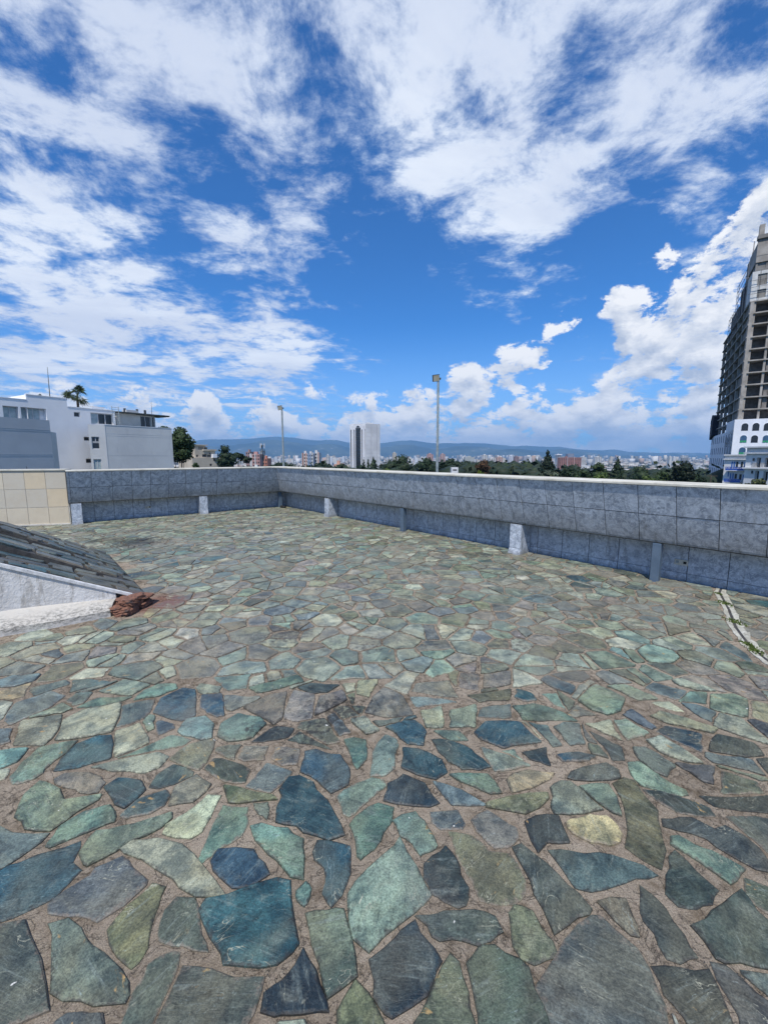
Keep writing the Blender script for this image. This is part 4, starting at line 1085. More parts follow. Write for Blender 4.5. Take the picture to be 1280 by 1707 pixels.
# ------------------------------------------------------------ foliage
def leaf_fn(t):
    p = t.pos(); ti = t.attr('tint'); return t.mix(t.noise(p, 1.3, 4, .6), t.mix(1.0, ti, (.7, .75, .7), 'MULTIPLY'), t.mix(1.0, ti, (1.35, 1.3, 1.2), 'MULTIPLY')),
M_LEAF = mat('leaves', None, rough=.65, fn=leaf_fn, spec=.25)
M_BARK = plain('bark', (.05, .04, .03), (.10, .08, .06), 5, rough=.95, bump=.5)
def leaves(lobes, n, size, col, jit=.3, squash=.7):
    """leaf-sized quads spread through ellipsoid lobes [(centre, radii)]"""
    vol = np.array([r[0] * r[1] * r[2] for _, r in lobes]) ** .67; pr = vol / vol.sum(); idx = rng.choice(len(lobes), n, p=pr)
    C = np.array([c for c, _ in lobes])[idx]; Rr = np.array([r for _, r in lobes])[idx]
    dirs = rng.normal(size=(n, 3)); dirs /= np.linalg.norm(dirs, axis=1)[:, None]
    # clumps: directions drawn towards a few random twig centres
    nc = max(8, n // 28); cd = rng.normal(size=(nc, 3)); cd /= np.linalg.norm(cd, axis=1)[:, None]; dirs = cd[rng.integers(nc, size=n)] + dirs * .22; dirs /= np.linalg.norm(dirs, axis=1)[:, None]
    rad_ = rng.uniform(.72, 1.06, n)[:, None] ** .6
    P = C + dirs * Rr * rad_
    nor = dirs * .5 + rng.normal(size=(n, 3)) * .55 + np.array((0, 0, .35)); nor /= np.linalg.norm(nor, axis=1)[:, None]
    u = np.cross(nor, rng.normal(size=(n, 3))); u /= np.linalg.norm(u, axis=1)[:, None]; v = np.cross(nor, u)
    s_ = size * rng.uniform(.6, 1.35, n)[:, None]
    V = np.stack([P - u * s_ - v * s_ * .5, P + u * s_ * .2 - v * s_ * .7, P + u * s_ + v * s_ * .4, P - u * s_ * .3 + v * s_ * .7], 1).reshape(-1, 3)
    F = np.arange(n * 4).reshape(-1, 4); k = rng.uniform(1 - jit, 1 + jit, n)[:, None]; hue = rng.normal(size=(n, 1)) * .12
    T = np.clip(np.array(col)[None] * k * np.concatenate([1 + hue, np.ones((n, 1)), 1 - hue * .6], 1), 0, 1)
    return V, F, T
def core(lobes, k=.80):
    bm = bmesh.new()
    for c, r in lobes:
        m4 = Matrix.Translation(c) @ Matrix.Diagonal((r[0] * k, r[1] * k, r[2] * k, 1)); g_ = bmesh.ops.create_icosphere(bm, subdivisions=1, radius=1, matrix=m4)
        for v in g_['verts']: v.co += Vector((random.uniform(-.1, .1) * r[0], random.uniform(-.1, .1) * r[1], random.uniform(-.1, .1) * r[2]))
    V = np.array([v.co[:] for v in bm.verts]); F = np.array([[v.index for v in f.verts] for f in bm.faces]); bm.free(); return V, F
def tree(name, label, cat, px0, px1, ytop, Y, col, shape='round', n=1500, leaf=None, zb=None, group=None, lobes=None, nl=9):
    x0, x1 = at(px0, 780, Y).x, at(px1, 780, Y).x; top = zat(ytop, Y, (px0 + px1) / 2); zb = ter_z(Y) if zb is None else zb
    w = (x1 - x0); cx_ = (x0 + x1) / 2; H_ = top - zb; pxm = Y / FPX; leaf = leaf or max(.10, 1.5 * pxm)
    r = tag(empty(name, (cx_, Y, zb)), label, cat, group); L = []
    rs = random.Random(int(px0 * 7 + ytop))
    if shape == 'round':
        ch = min(H_ * .97, w * 1.1)
        for i in range(nl):
            a = rs.uniform(0, 6.28); q = rs.uniform(.15, .62); z = H_ - ch * rs.uniform(.22, .85); rr = w * rs.uniform(.20, .30) * (1.1 - .5 * (H_ - z < ch * .35) * q)
            L.append(((math.cos(a) * q * w * .5, math.sin(a) * q * w * .4, z), (rr, rr, rr * .72)))
        L.append(((rs.uniform(-.1, .1) * w, 0, H_ - w * .17), (w * .2, w * .2, w * .17)))
        L.append(((0, 0, H_ - ch * .6), (w * .34, w * .3, ch * .34)))
    elif shape == 'cone':
        m_ = 9
        for i in range(m_):
            k = i / (m_ - 1); rr = w * .5 * (1 - k) ** .75 + w * .05; L.append(((rs.uniform(-.05, .05) * w, 0, H_ * (.22 + .76 * k) - rr * .1), (rr * .95, rr * .9, H_ * .11)))
    elif shape == 'cypress':
        for i in range(9):
            k = i / 8; rr = w * .5 * math.sin(min(1, (1 - k) * 1.15 + .12) * 1.57) ; L.append(((rs.uniform(-.04, .04) * w, 0, H_ * (.25 + .70 * k)), (rr, rr, H_ * .10)))
    elif shape == 'umbrella':
        for i in range(11):
            a = rs.uniform(0, 6.28); q = rs.uniform(.2, .85); z = H_ * (.97 - .38 * rs.random() * q - .05); rr = w * rs.uniform(.10, .17)
            L.append(((math.cos(a) * q * w * .46, math.sin(a) * q * w * .3, z - rr * .4), (rr * 1.2, rr, rr * .45)))
    elif shape == 'mass':
        m_ = max(5, int(w / (.55 * min(w, H_)) * 5))
        for i in range(m_):
            x = (i + .5) / m_ - .5; rr = min(w / m_ * 1.15, H_ * .3) * rs.uniform(.8, 1.25); tt = H_ * (1 - .35 * abs(x) ** 1.5 * 2 - .10 * rs.random()) - rr * .7
            L.append(((x * w * .92, rs.uniform(-.1, .1) * w, tt), (rr, rr, rr * .8))); L.append(((x * w * .85 + rs.uniform(-1, 1), rs.uniform(-.1, .1) * w, tt - rr * 1.1), (rr * 1.2, rr, rr)))
    if lobes: L = lobes(w, H_)
    V, F, T = leaves(L, n, leaf, col)
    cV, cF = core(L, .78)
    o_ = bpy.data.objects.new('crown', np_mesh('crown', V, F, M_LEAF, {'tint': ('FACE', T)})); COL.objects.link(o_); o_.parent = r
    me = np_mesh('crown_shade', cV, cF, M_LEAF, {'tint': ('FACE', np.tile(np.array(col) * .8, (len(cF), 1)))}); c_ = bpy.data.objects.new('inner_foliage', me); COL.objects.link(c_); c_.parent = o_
    tr = max(.12, w * .035); mb = MB().tube((0, 0, 0), (rs.uniform(-.1, .1), 0, H_ * .5), tr, tr * .7, 8)
    for i in range(4):
        c0 = L[i % len(L)][0]; mb.tube((0, 0, H_ * .42), (c0[0] * .8, c0[1] * .8, c0[2]), tr * .45, tr * .15, 5)
    mb.build('trunk', M_BARK, r)
    return r
DG, MG, BG, GG, LG = (.022, .040, .018), (.035, .060, .022), (.075, .115, .028), (.075, .095, .065), (.16, .21, .04)
tree('broadleaf_tree', 'large leafy green tree at the right end of the grey white building', 'tree', 276, 329, 711, 62, MG, n=5200, nl=16)
tree('broadleaf_tree', 'thin topped green tree showing above the grey block beside the penthouse', 'tree', 255, 292, 696, 75, (.04, .07, .028), 'umbrella', n=1700, leaf=.2)
tree('shrub', 'dark shrub at the foot of the beige concrete house', 'shrub', 318, 334, 771, 100, MG, n=500)
tree('umbrella_tree', 'dark spreading tree with flat branches right of the beige concrete house', 'tree', 350, 396, 741, 125, DG, n=2600, nl=12)
tree('umbrella_tree', 'dark flat topped tree with sky showing through, left of the pink block', 'tree', 378, 418, 744, 135, DG, 'umbrella', n=1500)
tree('tree_row', 'low dark trees behind the corner floodlight pole', 'tree row', 440, 505, 769, 230, DG, 'mass', n=1100)
tree('broadleaf_tree', 'rounded dark tree at the foot of the white blue apartment blocks', 'tree', 520, 556, 768, 230, DG, 'mass', n=900)
tree('broadleaf_tree', 'small dark tree left of the white office tower', 'tree', 552, 586, 772, 250, (.04, .06, .03), 'mass', n=600)
tree('pine_tree', 'leftmost pointed dark conifer before the white office tower', 'tree', 602, 611, 767, 190, DG, 'cone', n=500)
tree('pine_tree', 'middle pointed dark conifer before the white office tower', 'tree', 609, 618, 766, 192, DG, 'cone', n=500)
tree('broadleaf_tree', 'tallest dark rounded tree before the white office tower', 'tree', 614, 631, 763, 188, DG, 'cypress', n=900)
tree('broadleaf_tree', 'broad dark tree crown left of the tall floodlight pole', 'tree', 634, 700, 757, 135, DG, n=3600, nl=15)
tree('broadleaf_tree', 'dark rounded crown touching the tall floodlight pole', 'tree', 684, 736, 761, 130, DG, n=2200, nl=12)
tree('bush', 'yellow green bush at the foot of the broad dark tree', 'bush', 634, 652, 780, 90, BG, n=600)
tree('broadleaf_tree', 'dark tree just right of the tall floodlight pole', 'tree', 729, 768, 764, 140, DG, n=1700)
tree('broadleaf_tree', 'dark tree above the white vent box', 'tree', 762, 796, 769, 145, DG, n=1300)
tree('copper_tree', 'reddish brown leaved tree above the parapet', 'tree', 790, 818, 766, 120, (.075, .042, .022), n=1500)
tree('agave_plant', 'bright yellow green pointed plant just over the coping', 'plant', 791, 808, 785, 40, LG, 'mass', n=260, leaf=.16, zb=-2.2)
tree('broadleaf_tree', 'flat green tree right of the reddish tree', 'tree', 818, 868, 774, 150, MG, 'mass', n=1500)
tree('broadleaf_tree', 'green tree with a raised crown left of the tall dark cypress', 'tree', 855, 902, 767, 160, MG, n=1700)
tree('cypress_tree', 'tall dark rounded cypress standing above the other trees', 'tree', 896, 926, 754, 125, (.014, .026, .014), 'cypress', n=2400)
tree('olive_bush', 'grey green bush under the tall dark cypress', 'bush', 884, 944, 781, 70, GG, 'mass', n=1600)
tree('broadleaf_tree', 'dark low tree under the red brick complex', 'tree', 936, 972, 776, 110, DG, n=1300)
tree('broadleaf_tree', 'mid green tree right of the grey green bush', 'tree', 952, 990, 783, 85, MG, 'mass', n=1000)
tree('broadleaf_tree', 'dark green rounded tree left of the small pointed conifer', 'tree', 984, 1018, 771, 120, MG, n=1700)
tree('pine_tree', 'pointed conifer in the group of bright green trees', 'tree', 1012, 1044, 765, 118, DG, 'cone', n=1700)
tree('broadleaf_tree', 'bright green sunlit tree low over the coping, left one', 'tree', 972, 1030, 784, 70, BG, 'mass', n=1900)
tree('broadleaf_tree', 'bright green sunlit tree low over the coping, right one', 'tree', 1058, 1104, 787, 66, BG, 'mass', n=1500)
tree('broadleaf_tree', 'broad dark green tree right of the pointed conifer', 'tree', 1036, 1092, 775, 105, (.028, .048, .02), n=2400, nl=14)
tree('broadleaf_tree', 'green tree behind the right bright tree', 'tree', 1088, 1122, 785, 100, MG, 'mass', n=900)
tree('dark_tree', 'very dark tall tree left of the white tower base', 'tree', 1120, 1158, 768, 95, (.014, .024, .013), n=2400, nl=13)
tree('broadleaf_tree', 'low dark trees against the base of the white tower', 'tree', 1150, 1182, 786, 100, DG, 'mass', n=800)
tree('bush', 'olive green bush over the coping at the right edge', 'bush', 1218, 1300, 797, 34, (.06, .075, .03), 'mass', n=2400, leaf=.11, zb=-6)
# wooded slopes between

lob = []
for i in range(1400):
    px_ = random.uniform(-150, 1400); r_ = random.uniform(125, 420); yt_ = (random.uniform(766, 786) if 630 < px_ < 905 else random.uniform(773, 790)) + (6 if px_ > 960 else 0); a_, b_ = ray(px_, yt_); w_ = random.uniform(5, 9)
    if px_ < 640 and yt_ < 776: continue
    lob.append(((a_ * r_, r_, EYE + b_ * r_ - w_ * .45), (w_ * .8, w_ * .8, w_ * .5))); lob.append(((a_ * r_ + 1, r_, EYE + b_ * r_ - w_ * 1.2), (w_, w_, w_ * .9)))
for i in range(420):
    r_ = random.uniform(150, 640); a_ = random.uniform(-.82, .82); w_ = random.uniform(7, 14); x_, y_ = r_ * math.sin(a_), r_ * math.cos(a_)
    lob.append(((x_, y_, ter_z(r_) + w_ * .35), (w_ * .7, w_ * .7, w_ * .5)))
for i in range(900):
    r_ = 600 * 6 ** random.random(); a_ = random.uniform(-.9, .9); x_, y_ = r_ * math.sin(a_), r_ * math.cos(a_)
    if mn.noise(Vector((x_ * .0016, y_ * .0016, 1))) > .05 and random.random() < .7: continue
    w_ = random.uniform(10, 22); lob.append(((x_, y_, ter_z(r_) + w_ * .1), (w_ * 1.4, w_, w_ * .5)))
V, F, T = leaves(lob, 110000, .95, (.024, .040, .020)); cV, cF = core(lob, .74)
o = bpy.data.objects.new('wooded_slopes', np_mesh('wooded_slopes', V, F, M_LEAF, {'tint': ('FACE', T)})); COL.objects.link(o); tag(o, 'dark tree canopy covering the slopes between the terrace and the far city', 'woodland', kind='stuff')
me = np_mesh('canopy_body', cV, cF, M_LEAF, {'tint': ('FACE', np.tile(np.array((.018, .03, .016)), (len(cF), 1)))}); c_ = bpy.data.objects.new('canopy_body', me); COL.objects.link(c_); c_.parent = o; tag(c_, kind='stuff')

def palm(label, pxc, pyc, rpx, Y, zb, nf=30):
    c = at(pxc, pyc, Y); r = tag(empty('palm_tree', (c.x, c.y, zb)), label, 'palm tree'); h = c.z - zb
    MB().tube((0, 0, 0), (0, 0, h), .2, .14, 10).build('trunk', M_BARK, r)
    Rd = rpx / FPX * Y; rs = random.Random(int(pxc))
    for i in range(nf):
        el = -.75 + 2.2 * ((i * .618) % 1); az = i * 2.399 + rs.uniform(-.2, .2); mb = MB()
        dr = Vector((math.cos(az) * math.cos(el), math.sin(az) * math.cos(el), math.sin(el))); tip = Vector((0, 0, h)) + dr * Rd * .50
        mb.tube((0, 0, h - .1), tip, .03, .015, 4)
        sx_ = dr.cross(Vector((0, 0, 1))).normalized(); sx_ = Matrix.Rotation(rs.uniform(-.9, .9), 3, dr) @ sx_; up = sx_.cross(dr)
        for k in range(15):
            a = -1.7 + 3.4 * k / 14; L_ = Rd * rs.uniform(.36, .52); d2 = (dr * math.cos(a) + sx_ * math.sin(a) + up * rs.uniform(-.25, .25)).normalized(); mid = tip + d2 * L_ * .6; e = tip + d2 * L_ - Vector((0, 0, Rd * .10)); w_ = d2.cross(up).normalized() * Rd * .032
            mb.add([tuple(tip), tuple(mid + w_), tuple(e), tuple(mid - w_)], [(0, 1, 2, 3)])
        me = mb.mesh('frond', M_LEAF); a_ = me.attributes.new('tint', 'FLOAT_COLOR', 'POINT'); k = rs.uniform(.6, 1.7)
        a_.data.foreach_set('color', np.tile(np.array((.035 * k, .052 * k, .022 * k, 1), np.float32), len(me.vertices)))
        f_ = bpy.data.objects.new('frond', me); COL.objects.link(f_); f_.parent = r
palm('fan palm rising behind the roof of the white building', 129, 660, 22, 56, -9, 26)
palm('fan palm of which only the top shows over the roof, left of the antenna', 65, 664, 10, 58, -9, 14)
palm('leftmost tip of a palm over the flat roof', 54, 664.5, 5, 60, -9, 12)
# ------------------------------------------------------------ buildings
class Face:
    """vertical plane through two ground points; local x along it, local y behind it"""
    def __init__(s, a, b, org=(0, 0)):
        s.a = Vector(a); s.b = Vector(b); s.d = (s.b - s.a).normalized(); s.n = Vector((-s.d.y, s.d.x)); s.v = None      # points away from the camera if b is right of a
        s.o = Vector(org)
    @classmethod
    def px(c, x0, Y0, x1, Y1, org=(0, 0)): return c((ray(x0, 760)[0] * Y0, Y0), (ray(x1, 760)[0] * Y1, Y1), org)
    def hit(s, px, py):
        a, b = ray(px, py); t_ = (s.a.dot(s.n)) / (Vector((a, 1)).dot(s.n)); P = Vector((a * t_, t_)); return (P - s.a).dot(s.d), EYE + b * t_
    def rect(s, x0, y0, x1, y1):
        xm, ym = (x0 + x1) / 2, (y0 + y1) / 2; return s.hit(x0, ym)[0], s.hit(x1, ym)[0], s.hit(xm, y1)[1], s.hit(xm, y0)[1]
    def P(s, u, v, z): q = s.a + s.d * u + (s.v or s.n) * v - s.o; return (q.x, q.y, z)
    def box(s, mb, u0, u1, v0, v1, z0, z1):
        return mb.hexa([s.P(u0, v0, z0), s.P(u1, v0, z0), s.P(u1, v1, z0), s.P(u0, v1, z0)], [s.P(u0, v0, z1), s.P(u1, v0, z1), s.P(u1, v1, z1), s.P(u0, v1, z1)])
    def wall(s, mb, u0, u1, z0, z1, holes, dep=.25, back=6.0):
        """front face with recessed openings, plus the box behind"""
        us = sorted({u0, u1} | {max(u0, min(u1, h)) for q in holes for h in q[:2]}); zs = sorted({z0, z1} | {max(z0, min(z1, h)) for q in holes for h in q[2:4]})
        for i in range(len(us) - 1):
            for j in range(len(zs) - 1):
                um, zm = (us[i] + us[i + 1]) / 2, (zs[j] + zs[j + 1]) / 2
                hd = [q for q in holes if q[0] < um < q[1] and q[2] < zm < q[3]]; v = dep if hd else 0
                mb.add([s.P(us[i], v, zs[j]), s.P(us[i + 1], v, zs[j]), s.P(us[i + 1], v, zs[j + 1]), s.P(us[i], v, zs[j + 1])], [(0, 1, 2, 3)])
        for (a, b, c, d_) in [q[:4] for q in holes]:
            for q in (((a, c), (b, c)), ((b, c), (b, d_)), ((b, d_), (a, d_)), ((a, d_), (a, c))):
                (p0, z_0), (p1, z_1) = q; mb.add([s.P(p0, 0, z_0), s.P(p1, 0, z_1), s.P(p1, dep, z_1), s.P(p0, dep, z_0)], [(0, 1, 2, 3)])
        s.box(mb, u0, u1, dep + .02, back, z0, z1); 
        for u in (u0, u1): mb.add([s.P(u, 0, z0), s.P(u, 0, z1), s.P(u, dep + .02, z1), s.P(u, dep + .02, z0)], [(0, 1, 2, 3)])
        mb.add([s.P(u0, 0, z1), s.P(u1, 0, z1), s.P(u1, dep + .02, z1), s.P(u0, dep + .02, z1)], [(0, 1, 2, 3)])
        return mb
    def window(s, parent, q, m_glass, m_frame, panes=2, dep=.2, fw=.06, name='window', hsplit=False):
        u0, u1, z0, z1 = q; f = MB()
        s.box(f, u0, u1, dep - .06, dep, z0, z0 + fw); s.box(f, u0, u1, dep - .06, dep, z1 - fw, z1)
        for i in range(panes + 1):
            u = u0 + (u1 - u0 - fw) * i / panes; s.box(f, u, u + fw, dep - .055, dep - .001, z0 + fw, z1 - fw)
        w = f.build(name, m_frame, parent)
        for i in range(panes):
            a = u0 + (u1 - u0 - fw) * i / panes + fw; b = u0 + (u1 - u0 - fw) * (i + 1) / panes
            s.box(MB(), 0, 1, 0, 1, 0, 1); g_ = MB(); s.box(g_, a, b, dep - .03, dep - .02, z0 + fw, z1 - fw); g_.build('pane', m_glass[i % len(m_glass)], w)
        return w
M_WPAINT = plain('white_render', (.76, .76, .76), (.82, .82, .82), .5, rough=.9, stain=((.42, .40, .36), .7, .60, .35))
M_GPAINT = plain('grey_render', (.56, .56, .55), (.63, .63, .61), .4, rough=.9, stain=((.46, .46, .45), .6, .56, .4))
M_G2PAINT = plain('mid_grey_render', (.48, .49, .50), (.53, .54, .55), .4, rough=.9, stain=((.42, .43, .44), .6, .58, .3))
M_GLASS = mat('dark_window_glass', (.02, .025, .03), rough=.08, spec=.6)
M_CURT = plain('curtained_glass', (.28, .36, .37), (.42, .49, .50), 2.5, rough=.25)
M_FRAME = plain('light_window_frame', (.5, .5, .5), (.58, .58, .58), 6)
M_PENT = plain('cream_penthouse', (.50, .48, .42), (.58, .56, .50), 1)
M_ROOF = plain('dark_roof_sheet', (.035, .042, .038), (.06, .066, .06), 2, rough=.6)
org = (-31, 44); BA = tag(empty('white_apartment_building', (org[0], org[1], 0)), 'white and grey flat roofed apartment building behind the left parapet', 'building')
F1 = Face.px(0, 40, 190, 49, org)
h1 = F1.rect(6, 677, 32, 697); h2 = F1.rect(36, 680, 78, 700); h3 = F1.rect(124, 687, 134, 695); h4 = F1.rect(152, 689, 189, 708); h5 = F1.rect(140.5, 728, 151, 735); h6 = F1.rect(144, 764.5, 154.5, 772)
u_50, u_115, u_190 = F1.hit(48, 700)[0], F1.hit(115, 700)[0], F1.hit(193, 700)[0]
zA, zB, zC = F1.hit(10, 663.5)[1], F1.hit(80, 661.5)[1], F1.hit(150, 681.5)[1]
mb = MB(); F1.wall(mb, -16, u_50, -11, zA, [h1, (h2[0], u_50 - .001, h2[2], h2[3])] if h2[0] < u_50 else [h1], .5, 9)
F1.wall(mb, u_50 + .002, u_115, -11, zB, [(max(h2[0], u_50 + .003), h2[1], h2[2], h2[3])], .5, 8)
F1.wall(mb, u_115 + .002, u_190, -11, zC, [h3, h4, h5, h6], .22, 8)
mb.build('white_wall', M_WPAINT, BA)
F1.window(BA, h1, [M_CURT], M_FRAME, 2, .45); F1.window(BA, (h2[0], h2[0] + (h2[1] - h2[0]) * .80, h2[2], h2[3]), [M_CURT], M_FRAME, 3, .49)
F1.window(BA, h3, [M_GLASS], M_FRAME, 1, .2); F1.window(BA, h4, [M_CURT, M_GLASS, M_GLASS], M_FRAME, 3, .2, .10); F1.window(BA, h5, [M_GLASS], M_FRAME, 1, .2); F1.window(BA, h6, [M_GLASS], M_FRAME, 1, .2)
for a, b, z in ((-16, u_50, zA), (u_50, u_115, zB), (u_115, u_190, zC)):
    m_ = MB(); F1.box(m_, a, b, -.04, .25, z + .002, z + .07); m_.build('roof_edge', M_WPAINT, BA)
def grooves(Fc, u0, u1, ys, xm, m):
    for y in ys:
        z = Fc.hit(xm, y)[1]; g_ = MB(); Fc.box(g_, u0, u1, -.008, -.002, z - .03, z); g_.build('string_course', m, BA)
G1 = Face.px(0, 33, 87, 36.5, org); u1_ = G1.hit(87, 740)[0]; zg = G1.hit(40, 697.5)[1]
mb = MB(); G1.wall(mb, -14, u1_, -11, zg, [], .1, 3.4); mb.build('grey_block', M_G2PAINT, BA); grooves(G1, -14, u1_, (714.5, 717.5, 757, 760), 40, M_G2PAINT)
sb = MB(); e0 = G1.P(u1_ + .003, .0, 0); sb.prism([(e0[0], e0[1]), (e0[0] - .70, e0[1] + 1.5), (e0[0] - 3, e0[1] + 1.5), (e0[0] - 2, e0[1] + .2)], -11, G1.hit(89, 720)[1]); sb.build('grey_side_wall', M_GPAINT, BA)
gl = MB(); G1.box(gl, u1_ + .1, u1_ + .16, .4, 1.6, G1.hit(89, 719)[1] , G1.hit(89, 704)[1]); gl.build('glass_balustrade', mat('aqua_glass', (.25, .5, .5), rough=.1), BA)
G2a = Face.px(151.6, 44.1, 178, 45, org); G2a.v = Vector((-.62, 1)).normalized(); ua = G2a.hit(178, 740)[0]; zg2 = G2a.hit(165, 708)[1]
w1_ = G2a.rect(153.5, 728, 166.5, 748.5); w2_ = G2a.rect(157, 765.5, 170, 786)
mb = MB(); G2a.wall(mb, 0, ua, -11, zg2, [w1_, w2_], .15, 2.0); mb.build('grey_block', M_GPAINT, BA)
zz = (w1_[2] + w1_[3]) / 2 + .1
G2a.window(BA, (w1_[0], w1_[1], zz, w1_[3]), [M_GLASS], M_FRAME, 2, .14); G2a.window(BA, (w1_[0], w1_[1], w1_[2], zz - .05), [M_GLASS], M_FRAME, 1, .14); G2a.window(BA, w2_, [M_CURT], M_FRAME, 2, .14)
G2b = Face.px(178, 45, 288, 51, org); G2b.v = Vector((-.55, 1)).normalized(); ub = G2b.hit(288, 740)[0]; zb_ = G2b.hit(230, 711.5)[1]
mb = MB(); G2b.wall(mb, .004, ub, -11, zb_, [], .1, 3.0); mb.build('grey_block', M_GPAINT, BA); grooves(G2b, .02, ub, (723, 726.5, 759), 200, M_GPAINT)
c_ = MB(); G2b.box(c_, 0, ub, -.03, .3, zb_ + .002, zb_ + .06); c_.build('roof_edge', M_WPAINT, BA)
PH = Face.px(200, 50, 262, 54, org); up = PH.hit(228, 700)[0]; up2 = PH.hit(259, 700)[0]; zp = PH.hit(215, 690)[1]
q3 = PH.rect(235, 694, 252, 712); q4 = PH.rect(254, 695, 258.5, 712)
mb = MB(); PH.wall(mb, 0, up, 2, zp, [], .1, 3); PH.wall(mb, up + .003, up2, 2, zp - .05, [q3, q4], .2, 3); mb.build('penthouse_wall', M_PENT, BA)
PH.window(BA, q3, [M_GLASS], M_FRAME, 2, .19); PH.window(BA, q4, [M_GLASS], M_FRAME, 1, .19)
c_ = MB(); PH.box(c_, -.2, PH.hit(280, 693)[0], -.4, 2.2, zp + .002, zp + .17); c_.build('penthouse_roof', M_ROOF, BA)
for px_ in (207.5, 209): pass
for px_, yt in ((216.5, 680), (237, 681.5), (250, 683)):
    c_ = MB(); u = PH.hit(px_, 688)[0]; c_.tube(PH.P(u, 1, zp + .2), PH.P(u, 1, PH.hit(px_, yt)[1]), .14, .14, 8); c_.build('vent_pipe', M_DARKMETAL, BA)
c_ = MB(); u = PH.hit(226, 688)[0]; PH.box(c_, u - .7, u + .7, .6, 1.6, zp + .23, zp + .55); c_.build('water_tank', M_GPAINT, BA)
lad = MB(); L1 = Face.px(193, 48.4, 200, 48.8, org); z0_, z1_ = L1.hit(196, 707)[1], L1.hit(196, 678)[1]
for u in (0.05, L1.hit(199.5, 700)[0]): lad.tube(L1.P(u, 0, z0_), L1.P(u, 0, z1_), .035, .035, 6)
for i in range(9): z = z0_ + (z1_ - z0_) * (i + .5) / 9; lad.tube(L1.P(.05, 0, z), L1.P(L1.hit(199.5, 700)[0], 0, z), .02, .02, 5)
o = lad.build('roof_ladder', M_GALV, None, (org[0], org[1], 0)); tag(o, 'metal ladder standing against the roof beside the penthouse', 'ladder')
tb = MB(); u0_, u9 = F1.hit(166, 680)[0], F1.hit(185, 680)[0]; F1.box(tb, u0_, u9, 1.5, 1.62, zC + .05, zC + .42); tb.build('roof_parapet', M_WPAINT, BA); tb = MB(); F1.box(tb, u0_ - 1.2, u9 + .1, 1.45, 1.7, zC + .422, zC + .47); tb.build('roof_rail', M_GPAINT, BA)
def mast(px, y0, y1, Y, r, lab):
    a, b = at(px[0], y0, Y), at(px[1], y1, Y); o_ = MB().tube((0, 0, 0), b - a, r, r * .4, 6).build('antenna_mast', M_DARKMETAL, None, tuple(a)); tag(o_, lab, 'antenna'); return o_
mast((84, 79.5), 664, 612, 45.5, .045, 'tall thin antenna mast on the roof of the white building')
mast((253.5, 252.5), 690, 669, 52, .03, 'short thin antenna on the dark penthouse roof')
mast((46.5, 44.5), 785, 777, 34, .03, 'stub of a wire sticking up over the beige wall')

# beige concrete house
M_BCON = plain('beige_concrete', (.46, .40, .31), (.55, .48, .38), .3, rough=.95, stain=((.36, .31, .24), .4, .55, .5))
BB = tag(empty('concrete_house', (-52, 118, 0)), 'stepped beige concrete house left of the dark spreading trees', 'house'); og = (-52, 118)
Fb = Face.px(320, 116, 362, 122, og)
def blk(x0, x1, ytop, ybot, v0, v1, m, holes=(), nm='wall'):
    u0, u1_2, z0, z1 = Fb.rect(x0, ytop, x1, ybot); mb = MB(); Fo = Face(Fb.P(0, v0, 0)[:2], Fb.P(5, v0, 0)[:2]); Fo.a = Fb.a + Fb.n * v0; Fo.b = Fo.a + Fb.d; Fo.d = Fb.d; Fo.n = Fb.n; Fo.o = Fb.o
    hs = [Fo.rect(*h) for h in holes]; Fo.wall(mb, u0, u1_2, z0, z1, hs, .3, v1 - v0); w = mb.build(nm, m, BB)
    for h in hs: Fo.window(BB, h, [M_GLASS], M_BCON, 1, .28)
    return w
blk(322, 368.5, 763, 800, 0, 8, M_BCON, [(350, 773, 354, 777), (363, 771, 364.5, 776), (356, 764.5, 360, 769)])
blk(327, 361, 750, 763.5, .6, 7, M_BCON, [(327.5, 758, 331, 762), (337.5, 757, 345, 762), (346, 758, 354, 762), (349, 754.5, 351.5, 757.5)])
blk(327, 347, 742.5, 750.5, 1.2, 6, M_BCON, [(331.5, 745, 333.5, 749.5), (334.5, 745, 336, 749.5), (337, 745, 339, 749.5), (341, 745.5, 346, 749.5)])
c_ = MB(); q = Fb.rect(326, 741, 348.5, 742.5); Fb.box(c_, q[0], q[1], .6, 7, q[2], q[3]); c_.build('roof_slab', M_BCON, BB); c_ = MB(); q = Fb.rect(340, 749, 362, 751.5); Fb.box(c_, q[0], q[1], .1, 7, q[2], q[3]); c_.build('roof_slab', M_BCON, BB)
c_ = MB(); q = Fb.rect(354, 755, 361, 763); Fb.box(c_, q[0], q[1], -.4, 2, q[2], q[3] - .3); c_.build('stair_wall', M_WPAINT, BB)

# white office tower
M_OFF = plain('white_concrete', (.62, .63, .65), (.72, .73, .75), .08, rough=.85)
M_OFFG = plain('grey_concrete_panel', (.50, .51, .52), (.60, .61, .62), .10, rough=.85)
TW = tag(empty('office_tower', (-13.9, 320, 0)), 'white office tower with an arched dark glass strip, in the distance left of centre', 'tower'); og = (-13.9, 320)
TL = Face.px(583.5, 326.3, 609.5, 320, og); TR = Face.px(609.5, 320, 633.5, 325.1, og)
wl = TL.hit(609.5, 740)[0]; wr_ = TR.hit(633.5, 740)[0]; zt_ = TL.hit(596, 706.5)[1]; zbm = -45
mb = MB(); U = lambda k: k * wl
sl_ = [(.045, .11), (.255, .31), (.75, .80), (.95, .995)]; zs_ = TL.hit(596, 716)[1]; za_ = TL.hit(596, 713.5)[1]
TL.wall(mb, 0, wl, zbm, zt_, [(U(a), U(b), zbm, zs_) for a, b in sl_] + [(U(.37), U(.69), zbm, za_)], .8, 10)
mb.build('tower_body', M_OFF, TW)
